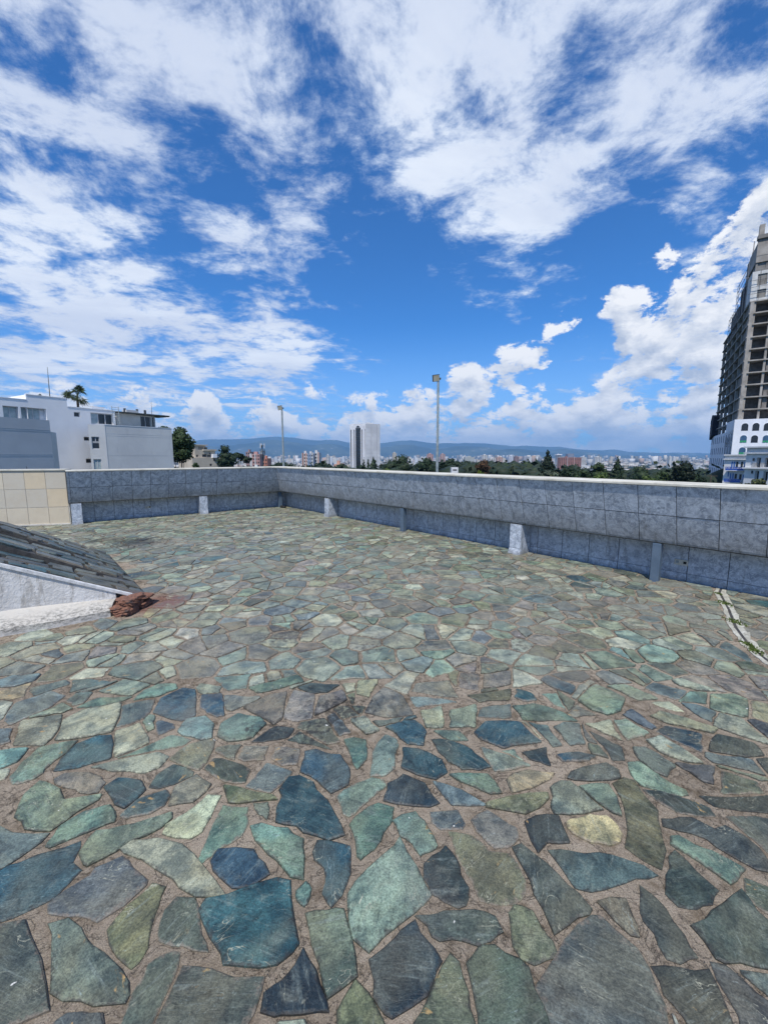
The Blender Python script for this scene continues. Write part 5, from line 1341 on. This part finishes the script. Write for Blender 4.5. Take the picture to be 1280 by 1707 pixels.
for a, b in sl_: c_ = MB(); TL.box(c_, U(a), U(b), .5, .75, zbm, zs_); c_.build('window_strip', M_GLASS, TW)
for i in range(22):
    z1 = za_ - i * 3.25; z0 = z1 - 3.1
    if z0 < -30: break
    c_ = MB(); TL.box(c_, U(.375), U(.685), .45, .75, z0, z1); c_.build('glass_panel', M_GLASS, TW)
ar = MB(); cu = U(.53); rr = U(.105); pts = [(cu + rr * math.cos(a), za_ + .25 + rr * math.sin(a) * 1.0) for a in np.linspace(0, math.pi, 11)]
ar.add([TL.P(u, -.05, z) for u, z in pts] + [TL.P(u, .3, z) for u, z in pts], [tuple(range(11))] + [(i, (i + 1) % 11, 11 + (i + 1) % 11, 11 + i) for i in range(11)]); ar.build('arch_window', M_GLASS, TW)
tr_ = MB()
for i in range(12):
    a, b = math.pi * i / 12, math.pi * (i + 1) / 12; P4 = [(cu + r_ * math.cos(q), za_ + .25 + r_ * math.sin(q)) for q in (a, b) for r_ in (rr, rr + .45)]
    tr_.add([TL.P(u, -.18, z) for u, z in (P4[0], P4[1], P4[3], P4[2])] + [TL.P(u, -.0, z) for u, z in (P4[0], P4[1], P4[3], P4[2])], [(0, 1, 2, 3), (1, 5, 6, 2), (0, 3, 7, 4)])
tr_.build('arch_trim', M_OFF, TW)
for a, b in ((.13, .235), (.82, .93), (.335, .365), (.70, .73)):
    c_ = MB(); TL.box(c_, U(a), U(b), -.45, -.003, zbm, zs_ + (3 if a in (.13, .82) else 0)); c_.build('pilaster', M_OFF, TW)
mb = MB(); TR.box(mb, .01, wr_, .35, 10, zbm, zt_ - .01); mb.build('tower_body', M_OFF, TW)
for c0, c1 in ((0.01, .385), (.41, .765), (.79, 1.0)):
    k = MB(); TR.box(k, wr_ * c0, wr_ * c1, 0.0, .33, 0, 3.12); me = k.mesh('facade_panel', M_OFFG)
    z = zt_ - 3.2
    for i in range(18): inst(me, 'facade_panel', TW, (0, 0, z)); z -= 3.2
for c0 in (.13, .26, .53, .65, .9):
    for i in range(0): pass
c_ = MB(); TR.box(c_, wr_ * .15, wr_ * .6, 2, 6, zt_, zt_ + 1.0); c_.build('roof_plant', M_OFFG, TW)

# ---- unfinished tower at the right edge
M_CONC = plain('raw_concrete', (.27, .245, .215), (.42, .39, .35), .35, rough=.95, stain=((.12, .115, .11), .3, .55, .6))
M_CONCD = plain('weathered_concrete', (.18, .17, .155), (.29, .275, .25), .35, rough=.95, stain=((.07, .066, .06), .4, .52, .7))
M_NET = plain('dark_scaffold_net', (.012, .012, .02), (.03, .03, .045), 1.5, rough=.9)
M_WBLUE = plain('white_painted_render', (.72, .74, .78), (.80, .82, .86), .3, rough=.85)
M_BLOCK = plain('grey_block_wall', (.15, .135, .12), (.24, .22, .20), 1.2, rough=.95)
M_PWHITE = plain('white_board_cladding', (.52, .52, .50), (.66, .66, .64), 1.0, rough=.9, stain=((.36, .36, .34), 1.2, .55, .5))
M_BLUEG = plain('blue_window_glass', (.035, .09, .17), (.06, .13, .22), .8, rough=.45)
M_GREEN = plain('green_window_frame', (.03, .28, .12), (.05, .36, .16), 3, rough=.5)
og = (93, 110); CT = tag(empty('unfinished_tower', (93, 110, 0)), 'tall unfinished concrete frame tower with a white finished base at the right edge', 'tower')
k0 = ray(1222, 719)[0]; PC = Vector((k0 * 110, 110.0)); kl = ray(1186, 727)[0]
dF = Vector((.84, -.54)); dLf = Vector((.54, .84)); s_ = (kl * PC.y - PC.x) / (dLf.x - kl * dLf.y); PLf = PC + dLf * s_
FF = Face(PC, PC + dF * 16, og); FLF = Face(PLf, PC, og); FLF.d = (PC - PLf).normalized(); WLF = (PC - PLf).length; FLF.n = Vector((-FLF.d.y, FLF.d.x))
if FLF.n.dot(PC) < 0: pass
zW = FF.hit(1236, 699)[1]; zWl = FLF.hit(1206, 722)[1]
print('tower', PC, PLf, WLF, zW, zWl)
def arch(Fc, parent, u, z0, w, h, m, name='arched_window', proud=-.04, green=False):
    pts = [(u - w / 2, z0), (u + w / 2, z0)] + [(u + w / 2 * math.cos(a), z0 + h - w / 2 + w / 2 * math.sin(a)) for a in np.linspace(0, math.pi, 9)]
    n_ = len(pts); mb = MB(); mb.add([Fc.P(a, .30, z) for a, z in pts], [tuple(range(n_))]); 
    mb.add([Fc.P(a, proud, z) for a, z in pts] + [Fc.P(a, .30, z) for a, z in pts], [(i, (i + 1) % n_, n_ + (i + 1) % n_, n_ + i) for i in range(n_)])
    o_ = MB(); 
    fr = [((u + (a - u) * 1.12), z0 + (z - z0) * 1.07) for a, z in pts]
    o2 = MB(); o2.add([Fc.P(a, proud, z) for a, z in pts] + [Fc.P(a, proud, z) for a, z in fr] + [Fc.P(a, .0, z) for a, z in fr], [(i, (i + 1) % n_, n_ + (i + 1) % n_, n_ + i) for i in range(1, n_)] + [(n_ + i, n_ + (i + 1) % n_, 2 * n_ + (i + 1) % n_, 2 * n_ + i) for i in range(1, n_)])
    w_ = o2.build(name, M_WBLUE, parent); g2 = MB(); g2.add([Fc.P(a, proud + .02, z) for a, z in pts], [tuple(range(n_))]); g2.build('pane', m, w_)
    if green:
        for (a, b) in ((-.46, -.03), (.03, .46)): g3 = MB(); Fc.box(g3, u + a * w, u + b * w, proud - .05, proud + .01, z0, z0 + h * .26); g3.build('green_panel', M_GREEN, w_)
mb = MB(); FF.box(mb, 0, 17, .0, 14, -12, zW); mb.build('white_base', M_WBLUE, CT)
mb = MB(); FLF.box(mb, 0, WLF - .005, 0.0, 10, -12, zWl); mb.build('white_wing', M_WBLUE, CT)
for (x, y0, y1, g_) in ((1241.5, 705.5, 718, 0), (1260, 705, 718, 0), (1279, 705, 718, 0), (1239, 725.5, 737.5, 1), (1257.5, 725.5, 738, 0), (1277, 725.5, 737.5, 1), (1237, 745.5, 757, 1), (1256, 745, 757, 0)):
    u, z1 = FF.hit(x, y0); z0 = FF.hit(x, y1)[1]; arch(FF, CT, u, z0, 1.35, z1 - z0, M_BLUEG if g_ else M_GLASS, green=bool(g_))
nw = 10
mbw = MB(); FLF.box(mbw, -.55, .55, -.05, .0, 0, 2.0); 
wm = MB(); wm.hexa([(-.0, 0, 0)] * 4, [(0, 0, 0)] * 4)
win = MB(); a_, b_ = Vector(FLF.P(0, -.06, 0)), Vector(FLF.P(1.15, -.06, 0)); dv = b_ - a_
win.add([(0, 0, 0), tuple(dv), tuple(dv + Vector((0, 0, 2.0))), (0, 0, 2.0)], [(0, 1, 2, 3)]); 
nn_ = Vector((-FLF.n.x, -FLF.n.y, 0)) * .05
win = MB(); P0 = [Vector((0, 0, 0)), dv, dv + Vector((0, 0, 2.0)), Vector((0, 0, 2.0))]; win.add([tuple(p) for p in P0] + [tuple(p - nn_) for p in P0], [(0, 1, 2, 3), (0, 1, 5, 4), (1, 2, 6, 5), (2, 3, 7, 6), (3, 0, 4, 7)]); wme = win.mesh('window', M_BLUEG)
rows_y = [(1200, 733.5), (1199, 752), (1197, 769.5), (1196, 786.5), (1194, 802)]
for (x, y) in rows_y:
    z = FLF.hit(x, y)[1] - 1.0
    for i in range(nw): u = WLF * (i + .35) / nw; q = FLF.P(u, -.06, z); inst(wme, 'window', CT, q)
# frame: slabs, columns, beams, inner walls
zs = [FF.hit(1245, y)[1] for y in (699.5, 681, 660.5, 640, 620, 600, 581, 561, 540, 521.5, 502)]
zlo = zs[0]
def slab_poly(e): 
    a = FLF.P(0 - e * 0, -e, 0); b = FLF.P(WLF, -e, 0); c = FF.P(0, -e, 0); d2 = FF.P(15, -e, 0); g2 = FF.P(15, 13, 0); h = FLF.P(-e, 11, 0); a2 = FLF.P(-e, -e, 0)
    return [a2[:2], c[:2] if e == 0 else ((b[0] + c[0]) / 2, (b[1] + c[1]) / 2), d2[:2], g2[:2], h[:2]]
INS = 1.2
FFi = Face(PC + dLf * .3 + dF * INS, PC + dF * 16, og); FFi.a = PC + dF * INS * .4 + Vector((dLf.x, dLf.y)) * .6; FFi.d = dF.normalized(); FFi.n = FF.n
FLi = Face(PLf, PC, og); FLi.a = PLf - dLf.normalized() * .8 + FLF.n * .6; FLi.d = FLF.d; FLi.n = FLF.n; WLi = WLF - .8
def spoly(e, l=0.0):
    A = FLi.P(-e, -e, 0); B = FFi.P(-e * .2, -e, 0); C_ = FFi.P(15, -e, 0); D_ = FFi.P(15, 12, 0); E_ = FLi.P(-e, 9, 0); return [A[:2], B[:2], C_[:2], D_[:2], E_[:2]]
zfl = zWl
lower = [zs[0] - (zs[1] - zs[0]) * k for k in (1, 0)]
for i, z in enumerate([zs[0]] + zs[1:]):
    MB().prism(spoly(.25), z - .30, z).build('floor_slab', M_CONC, CT)
sh = MB(); 
for i, z in enumerate(zs):      # rods sticking out of the left edge
    q = FLi.P(-.4, .3, z + .3); q2 = FLi.P(-2.2, .1, z + .5); sh.tube(q, q2, .06, .06, 5)
sh.build('scaffold_rods', M_DARKMETAL, CT)
for k in range(6):
    u = .5 + (WLi - 1.2) * k / 5
    c_ = MB(); FLi.box(c_, u - .35, u + .35, 0, .7, zWl - 3 if k > 0 else zWl, zs[-1] - .36); c_.build('column', M_CONC, CT)
for k, (u, w) in enumerate(((.0, 1.25), (3.9, .45), (6.2, .6), (9.2, .6), (12.5, .6))):
    c_ = MB(); FFi.box(c_, u, u + w, .05, .75, zs[0] - .1, zs[-1] - .36); c_.build('column', M_CONC, CT)
for a, b in zip(zs, zs[1:]):
    c_ = MB(); FFi.box(c_, 1.5, 12, 3.2, 3.5, a, b - .36); 
    c_.build('inner_wall', M_BLOCK, CT)
    c_ = MB(); FLi.box(c_, WLi * .42, WLi - 1, 4.0, 4.3, a, b - .36); c_.build('inner_wall', M_BLOCK, CT)
    c_ = MB(); FLi.box(c_, WLi * .80, WLi * .95, .3, .5, a, b - .36); c_.build('infill_wall', M_BLOCK, CT) if random.random() < .75 else None
    if random.random() < .6: c_ = MB(); FFi.box(c_, 4.6, 5.5, .5, .7, a, b - .36); c_.build('infill_wall', M_BLOCK, CT)
q = FLF.rect(1184, 706, 1198, 726); c_ = MB(); c_.add([FLF.P(u, v, z) for u, v, z in ((-1.2, -.6, zWl - 1.0), (7.5, -.9, zWl + .3), (6.8, -.7, zWl + 6.6), (3, -.8, zWl + 7.4), (.2, -.8, zWl + 5.5))] + [FLF.P(u, 1.5, z) for u, z in ((-1.2, zWl - 1.0), (7.5, zWl + .3), (6.8, zWl + 6.6), (3, zWl + 7.4), (.2, zWl + 5.5))],
    [(0, 1, 2, 3, 4), (5, 9, 8, 7, 6)] + [(i, 5 + i, 5 + (i + 1) % 5, (i + 1) % 5) for i in range(5)]); c_.build('debris_net', M_NET, CT)
# upper storeys: white boarded box and raw crown
z1, z2, z3 = zs[-1], FF.hit(1250, 453)[1], FF.hit(1252, 400)[1]
UP2 = Face(FFi.a, FFi.a + FFi.d * 5, og); UP2.a = FFi.a + dF.normalized() * .2; UP2.d = FFi.d; UP2.n = FFi.n
uw, zt1 = UP2.hit(1270, 458); hole = UP2.rect(1261, 482, 1275.5, 496); hole2 = UP2.rect(1262, 456, 1278, 475)
mb = MB(); UP2.wall(mb, -.3, 12, z1 + .01, z2, [hole, hole2], .5, 6); mb.build('white_boarding', M_PWHITE, CT)
UP2.window(CT, hole, [M_GLASS], M_CONCD, 2, .45); UP2.window(CT, hole2, [M_GLASS], M_CONCD, 3, .45)
for k in range(1, 4):
    z = z1 + (z2 - z1) * k / 4.4; c_ = MB().tube(UP2.P(-.8, -.5, z), UP2.P(12, -.5, z), .05, .05, 5); c_.tube(UP2.P(-.8 + 2 * k, -.5, z1), UP2.P(-.8 + 2 * k, -.5, z2), .045, .045, 5); c_.build('scaffold_pole', M_DARKMETAL, CT)
hole3 = UP2.rect(1263, 425, 1277, 447)
h4_ = UP2.rect(1263, 404, 1277, 416)
mb = MB(); UP2.wall(mb, .1, 12, z2 + .01, z3, [hole3, h4_], .9, 1.0); mb.build('raw_crown', M_CONCD, CT)
UP2.window(CT, hole3, [M_NET], M_CONCD, 2, .6)
u, zz_ = UP2.hit(1270, 402); g_ = MB(); g_.add([UP2.P(h4_[0] + .05 + (h4_[1] - h4_[0] - .1) * i / 8, .6, h4_[3] - .05 - .6 * (1 - math.sin(math.pi * i / 8))) for i in range(9)] + [UP2.P(h4_[1] - .05, .6, h4_[2]), UP2.P(h4_[0] + .05, .6, h4_[2])], [tuple(range(11))]); g_.build('arch_opening', plain('pale_board', (.5, .55, .6), (.6, .65, .7), 1), CT)
c_ = MB(); UP2.box(c_, -.1, 12, -.4, 1.2, z3 + .01, z3 + .9); c_.build('crown_cornice', M_CONCD, CT)
c_ = MB(); UP2.box(c_, 0, 12, -.25, .0, (z2 + z3) / 2 - .2, (z2 + z3) / 2 + .2); c_.build('crown_band', M_CONC, CT)
c_ = MB(); UP2.box(c_, .1, 1.1, .1, 1.1, z3 + .91, z3 + 3.4); c_.build('roof_column', M_CONC, CT)
c_ = MB(); UP2.box(c_, 3.1, 3.4, .1, .5, z3 + .91, z3 + 4.0); c_.build('roof_post', M_CONC, CT)
# left part of the upper storeys, stepped back
zl = [FLi.hit(1234, y)[1] for y in (500, 470, 452, 430, 408)]
wE = WLi - .8
mb = MB(); FLi.box(mb, WLi * .52, wE, .4, 6, z1 + .01, z2 + 2); mb.build('upper_wall', M_CONCD, CT)
mb = MB(); FLi.box(mb, WLi * .78, wE + .4, .1, 5, z2 + 2.01, z3 - .8); mb.build('upper_wall', M_CONC, CT)
mb = MB(); FLi.box(mb, WLi * .60, WLi * .775, .6, 5, z2 + 2.02, z3 - 4.5); mb.build('upper_wall', M_CONCD, CT)
mb = MB(); FLi.box(mb, WLi * .24, WLi * .515, .2, 5, z1 - 3.0, z1 + 5.0); mb.build('upper_wall', M_BLOCK, CT)
for k in range(4):
    c_ = MB(); u = WLi * (.56 + .10 * k); FLi.box(c_, u, u + 1.6, .28, .39, z1 + 1, z1 + 8); c_.build('window_opening', M_NET, CT)
c_ = MB(); FLi.box(c_, WLi * .62, WLi * .68, .6, 1.6, z3 - 4.49, z3 + .2); c_.build('roof_column', M_CONCD, CT)
c_ = MB().tube(FLi.P(WLi * .80, .5, z3 - .8), FLi.P(WLi * .80, .5, z3 + 3), .14, .12, 6); c_.build('roof_post', M_CONC, CT)
c_ = MB().tube(FLi.P(WLi * .72, .8, z3 - 4.5), FLi.P(WLi * .72, .8, z3 + 1.6), .12, .1, 6); c_.build('roof_post', M_CONC, CT)
sc_ = MB()
for k in range(9):
    z = z1 - 2 + k * 1.6; sc_.tube(FLi.P(WLi * .24 - 1.2, -.3, z), FLi.P(WLi * .60, -.3, z), .06, .06, 5) if k < 5 else sc_.tube(FLi.P(WLi * .5 - 1.2, -.3, z), FLi.P(WLi * .80, -.3, z), .06, .06, 5)
for k in range(6): u = WLi * .22 + k * WLi * .065; sc_.tube(FLi.P(u, -.3, z1 - 3), FLi.P(u, -.3, z1 + (5 if k < 4 else 11)), .05, .05, 5)
sc_.build('scaffold', M_DARKMETAL, CT)

# pale hotel-like building in front of the tower, blue balconies
M_CREAMW = plain('cream_white_render', (.60, .60, .60), (.70, .70, .70), .5, rough=.9)
M_BLUEP = plain('blue_painted_rail', (.02, .08, .38), (.04, .12, .48), 2, rough=.5)
M_SHUT = plain('blue_shutter', (.04, .13, .36), (.06, .17, .42), 2, rough=.6)
og = (66, 80); HB = tag(empty('balcony_building', (66, 80, 0)), 'white building with blue balconies and cornices in front of the unfinished tower', 'building')
FA = Face.px(1214, 82, 1250, 79, og); FB_ = Face.px(1246, 77, 1300, 72, og)
zA_ = FA.hit(1230, 757.5)[1]; zB_ = FB_.hit(1265, 744)[1]
sh_ = [(1218.5, 769.5, 1220.5, 780), (1222.5, 769.5, 1224.5, 779), (1226.5, 769.5, 1229.5, 779), (1234.5, 769.5, 1237.5, 779), (1240, 770, 1241.8, 781), (1212.5, 786, 1214, 794.5), (1216, 789, 1217.7, 798), (1220, 789, 1222, 798), (1224, 790, 1227.5, 798), (1231.5, 790.5, 1235, 800), (1237.5, 791, 1239, 800)]
mb = MB(); FA.box(mb, -.6, 6, 0, 8, -12, zA_); mb.build('left_wing', M_CREAMW, HB)
for i, h in enumerate(sh_):
    u0, u1, z0, z1 = FA.rect(*h); c_ = MB(); FA.box(c_, u0, u1, -.07, -.002, z0, z1); c_.build('shutter' if (h[2] - h[0]) < 2.3 else 'balcony_door', M_SHUT if (h[2] - h[0]) < 2.3 else M_GLASS, HB)
for (x0, y0, x1, y1) in ((1211.5, 778.5, 1241, 784), (1209, 798.5, 1236, 803.5)):
    u0, u1, z0, z1 = FA.rect(x0, y0, x1, y1); b_ = MB(); FA.box(b_, u0, u1, -.8, -.003, z0 - .12, z0); bo = b_.build('balcony', M_CREAMW, HB)
    for k in range(12): c_ = MB(); u = u0 + (u1 - u0 - .12) * k / 11; FA.box(c_, u, u + .12, -.78, -.72, z0 + .001, z1 - .05); c_.build('baluster', M_BLUEP, bo)
    c_ = MB(); FA.box(c_, u0, u1, -.80, -.70, z1 - .05, z1 + .03); c_.build('hand_rail', M_BLUEP, bo); c_ = MB(); FA.box(c_, u0 + .02, u1 - .02, -.70, -.69, z0 + .01, z1 - .3); c_.build('rail_panel', M_BLUEP, bo)
for y in (757.5, 764.5): z = FA.hit(1230, y)[1]; c_ = MB(); FA.box(c_, -.7, 6, -.35, -.003, z - .22, z); c_.build('cornice', M_CREAMW, HB)
doors = [(1260, 763, 1267, 779), (1273, 763, 1284, 779), (1257, 785, 1264, 800), (1271, 786, 1279, 802)]
mb = MB(); hs = [FB_.rect(*h) for h in doors]; FB_.wall(mb, -.3, 9, -12, zB_, hs, .6, 8); mb.build('right_wing', M_CREAMW, HB)
for q in hs: FB_.window(HB, q, [M_GLASS, M_CURT], M_CREAMW, 2, .58, .05, 'balcony_door')
for y, e in ((744, .6), (754, .45), (779.5, .5)):
    z = FB_.hit(1265, y)[1]; c_ = MB(); FB_.box(c_, -.5, 9, -e, -.003, z - .25, z); c_.build('cornice', M_CREAMW, HB)
for (x0, x1, y) in ((1255.5, 1268, 779), (1269, 1290, 779)):
    u0, u1, z0, z1 = FB_.rect(x0, y - 7, x1, y)
    b_ = MB(); FB_.box(b_, u0, u1, -.5, -.44, z1 - .05, z1); bo = b_.build('balcony_rail', M_DARKMETAL, HB)
    for k in range(9): c_ = MB(); u = u0 + (u1 - u0) * k / 8; FB_.box(c_, u - .015, u + .015, -.49, -.45, z0, z1 - .05); c_.build('baluster', M_DARKMETAL, bo)
for (x, y) in ((1256, 766), (1253.5, 787)):
    u, z = FB_.hit(x, y); c_ = MB(); FB_.box(c_, u - .1, u + .1, -.2, -.003, z - .25, z + .25); c_.build('wall_lamp', M_DARKMETAL, HB)
tp = at(1184.5, 793, 60); o = MB().tube((0, 0, -12 - tp.z), (0, 0, .1), .10, .09, 7).build('utility_pole', M_BARK, None, tuple(tp)); tag(o, 'dark utility pole with a crossarm before the white tower base', 'utility pole')
MB().box(-.6, .9, -.05, .05, -.08, .0).build('crossarm', M_BARK, o)

# ---- mid distance blocks, each with its storeys' windows
def block(name, label, cat, px0, px1, ytop, Y, c, cols=3, rows=6, stripes=None, depth=14, turn=0.0, group=None, hpx=None, wc=None):
    x0, x1 = at(px0, 760, Y).x, at(px1, 760, Y).x; zt = zat(ytop, Y, (px0 + px1) / 2); zb = ter_z(math.hypot(x0, Y)) - 2
    r = tag(empty(name, ((x0 + x1) / 2, Y, zb), turn), label, cat, group); w = x1 - x0; h = zt - zb
    m = bpy.data.materials.get('block_%02d%02d%02d' % tuple(int(q * 99) for q in c)) or plain('block_%02d%02d%02d' % tuple(int(q * 99) for q in c), c, tuple(q * .88 for q in c), .1)
    MB().box(-w / 2, w / 2, 0, depth, 0, h).build('walls', m, r); MB().box(-w * .2, w * .15, depth * .3, depth * .6, h, h + 2.5).build('roof_house', m, r)
    if cols:
        st = 3.3; ww = w / cols * .5; k = MB().box(-ww / 2, ww / 2, -.12, -.01, 0, 1.7).mesh('window', wc or M_GLASS)
        for i in range(rows):
            for j in range(cols): inst(k, 'window', r, (-w / 2 + w * (j + .5) / cols, 0, h - 2.6 - st * i))
    for (a, b, sc2) in (stripes or []):
        q = plain('stripe_%d%d' % (int(px0), int(a * 100)), sc2, tuple(v * .9 for v in sc2), .2); MB().box(-w / 2 + w * a, -w / 2 + w * b, -.4, -.13, 0, h + .5).build('facade_stripe', q, r)
    return r
PINK, RED, WHT, CRM, GRY, BLU = (.46, .27, .24), (.30, .14, .11), (.54, .54, .53), (.50, .46, .39), (.38, .39, .41), (.12, .22, .38)
block('apartment_block', 'pink and white apartment block right of the dark flat topped tree', 'building', 416.5, 433, 757, 420, PINK, 4, 8, [(.0, .22, WHT), (.5, .6, WHT)])
block('apartment_block', 'dull brown red block half hidden behind the flat topped tree', 'building', 410, 417, 753, 440, (.30, .20, .19), 2, 8)
block('apartment_tower', 'slender white tower between the pink block and the cell mast', 'building', 433.5, 438.5, 752, 620, WHT, 2, 10)
block('apartment_block', 'orange red low block behind the cell mast', 'building', 437, 445.5, 764, 400, (.48, .20, .13), 2, 4)
block('apartment_tower', 'white tower with brick red stripes, leftmost of the blue and white group', 'building', 503, 513, 755.5, 430, WHT, 3, 9, [(.1, .3, RED), (.6, .8, (.55, .34, .28))])
block('apartment_tower', 'white tower with dark blue strips in the middle of the group', 'building', 512, 522, 756.5, 415, WHT, 3, 9, [(.15, .35, BLU), (.5, .65, BLU)])
block('apartment_tower', 'white tower with a pinkish side, right end of the blue and white group', 'building', 521, 532, 754.5, 425, WHT, 3, 9, [(.2, .38, BLU), (.8, 1.0, (.55, .38, .33))])
block('apartment_tower', 'slender white tower standing alone left of the white office tower', 'building', 544, 548.5, 758.5, 900, WHT, 2, 10)
block('house', 'small orange pink house low behind the parapet, left of the office tower', 'house', 556, 570, 774, 300, (.50, .30, .22), 4, 1)
block('apartment_tower', 'cream tower just right of the white office tower', 'building', 654, 661, 755, 1100, CRM, 3, 12)
block('apartment_block', 'pale reddish block right of the broad dark crown', 'building', 712, 722, 757, 1100, (.48, .30, .28), 3, 10)
block('apartment_tower', 'brown pink tower right of the tall floodlight pole', 'building', 734, 742, 757, 1200, (.46, .32, .30), 3, 10)
block('office_block', 'grey square block with a wide front among the centre buildings', 'building', 775, 791, 762, 900, (.36, .38, .37), 0, 0)
block('apartment_tower', 'white tower above the reddish leaved tree', 'building', 804, 812.5, 758.5, 1200, WHT, 3, 12)
block('apartment_block', 'low white block just right of the reddish leaved tree', 'building', 816, 825, 764, 900, WHT, 3, 6)
block('apartment_block', 'salmon pink terrace block in the centre right of the city', 'building', 828, 838, 762, 1300, (.52, .36, .30), 4, 6)
block('apartment_tower', 'white blue tower right of the salmon pink block', 'building', 848, 857, 759.5, 1300, (.58, .62, .68), 3, 12)
block('apartment_tower', 'dark reddish brown tower beside the white blue tower', 'building', 858, 865, 761, 1250, (.26, .18, .18), 3, 8)
block('apartment_block', 'grey blue block left of the tall dark cypress', 'building', 873, 880, 761, 1250, (.40, .42, .48), 3, 7)
tw = block('mushroom_tower', 'white tower with a wide flat cap right of the tall dark cypress', 'tower', 929, 934, 758, 1050, WHT, 2, 10)
MB().box(-6.5, 6.5, -2, 12, 0, 2.4).build('cap', M_OFF, tw, (0, 0, zat(758, 1050) - tw.location.z - 1))
bc = block('brick_complex', 'large red brick complex right of the tall dark cypress', 'building', 933, 969, 762.5, 1000, RED, 12, 6, [(.35, .37, GRY), (.65, .68, (.5, .3, .25))])
MB().box(-6, 9, 3, 14, 0, 9).build('upper_block', plain('slate_blue_block', (.16, .19, .25), (.2, .23, .29), .2), bc, (0, 0, zat(762.5, 1000) - bc.location.z))
block('apartment_block', 'white block touching the right side of the red brick complex', 'building', 969.5, 977, 762, 1100, WHT, 4, 6)
block('apartment_block', 'white block midway between the brick complex and the pointed conifer', 'building', 992, 1003, 761.5, 1400, WHT, 4, 6)
block('apartment_tower', 'tallest pale tower far right, left of the unfinished tower', 'building', 1136, 1142, 759.5, 2200, WHT, 2, 12)
block('warehouse', 'long white roofed warehouse low at the right of the city', 'building', 1100, 1125, 783, 900, WHT, 0, 0)
block('warehouse', 'pale grey roofed hall left of the unfinished tower', 'building', 1162, 1176, 778, 950, (.45, .48, .5), 0, 0)
rs = random.Random(5)
for i in range(70):
    px = rs.choice([rs.uniform(445, 500), rs.uniform(532, 582), rs.uniform(635, 720), rs.uniform(735, 900), rs.uniform(735, 900), rs.uniform(978, 1180)]); Y = rs.uniform(1500, 3800); w = rs.uniform(3, 7)
    c = rs.choice([WHT, WHT, WHT, CRM, CRM, GRY, (.50, .42, .38), (.55, .58, .62)])
    block('apartment_block', 'small pale high rise standing in the far city haze', 'building', px, px + w * .8, rs.uniform(760.5, 767), Y, c, 0, 0, group='high rises scattered over the far city')
# cell mast
cp = at(438.5, 778, 240); zt = zat(738.5, 240); CM = tag(empty('cell_mast', (cp.x, 240, ter_z(240))), 'dark cell phone mast with a cluster of antennas left of the corner floodlight', 'mast')
h = zt - ter_z(240); MB().tube((0, 0, 0), (0, 0, h - 1), .42, .3, 8).build('pole', M_DARKMETAL, CM)
for k in range(9):
    a = k * 2 * math.pi / 9; z = h - 1.6 - (k % 3) * 3.2; MB().box(math.cos(a) * 1.25 - .2, math.cos(a) * 1.25 + .2, math.sin(a) * 1.25 - .12, math.sin(a) * 1.25 + .12, z - 1.3, z + 1.3).build('panel_antenna', M_GPAINT if k % 3 == 0 else M_DARKMETAL, CM)
for z in (h - 1.6, h - 4.8, h - 8): MB().tube((0, 0, z - .1), (0, 0, z + .1), 1.2, 1.2, 9).build('antenna_ring', M_DARKMETAL, CM)

# ------------------------------------------------------------ air
hz = MB().box(-17800, 17800, -17800, 17800, PLAIN - 60, 760).build('haze', None); tag(hz, 'thin blue haze filling the air over the city plain', 'haze', kind='stuff')
hm_ = bpy.data.materials.new('haze'); hm_.use_nodes = True; nt = hm_.node_tree; nt.nodes.clear(); oo = nt.nodes.new('ShaderNodeOutputMaterial'); pv = nt.nodes.new('ShaderNodeVolumePrincipled')
pv.inputs['Color'].default_value = (.30, .60, 1.0, 1); pv.inputs['Density'].default_value = 8.0e-5; pv.inputs['Anisotropy'].default_value = 0.0
nt.links.new(pv.outputs[0], oo.inputs['Volume']); hz.data.materials.append(hm_)
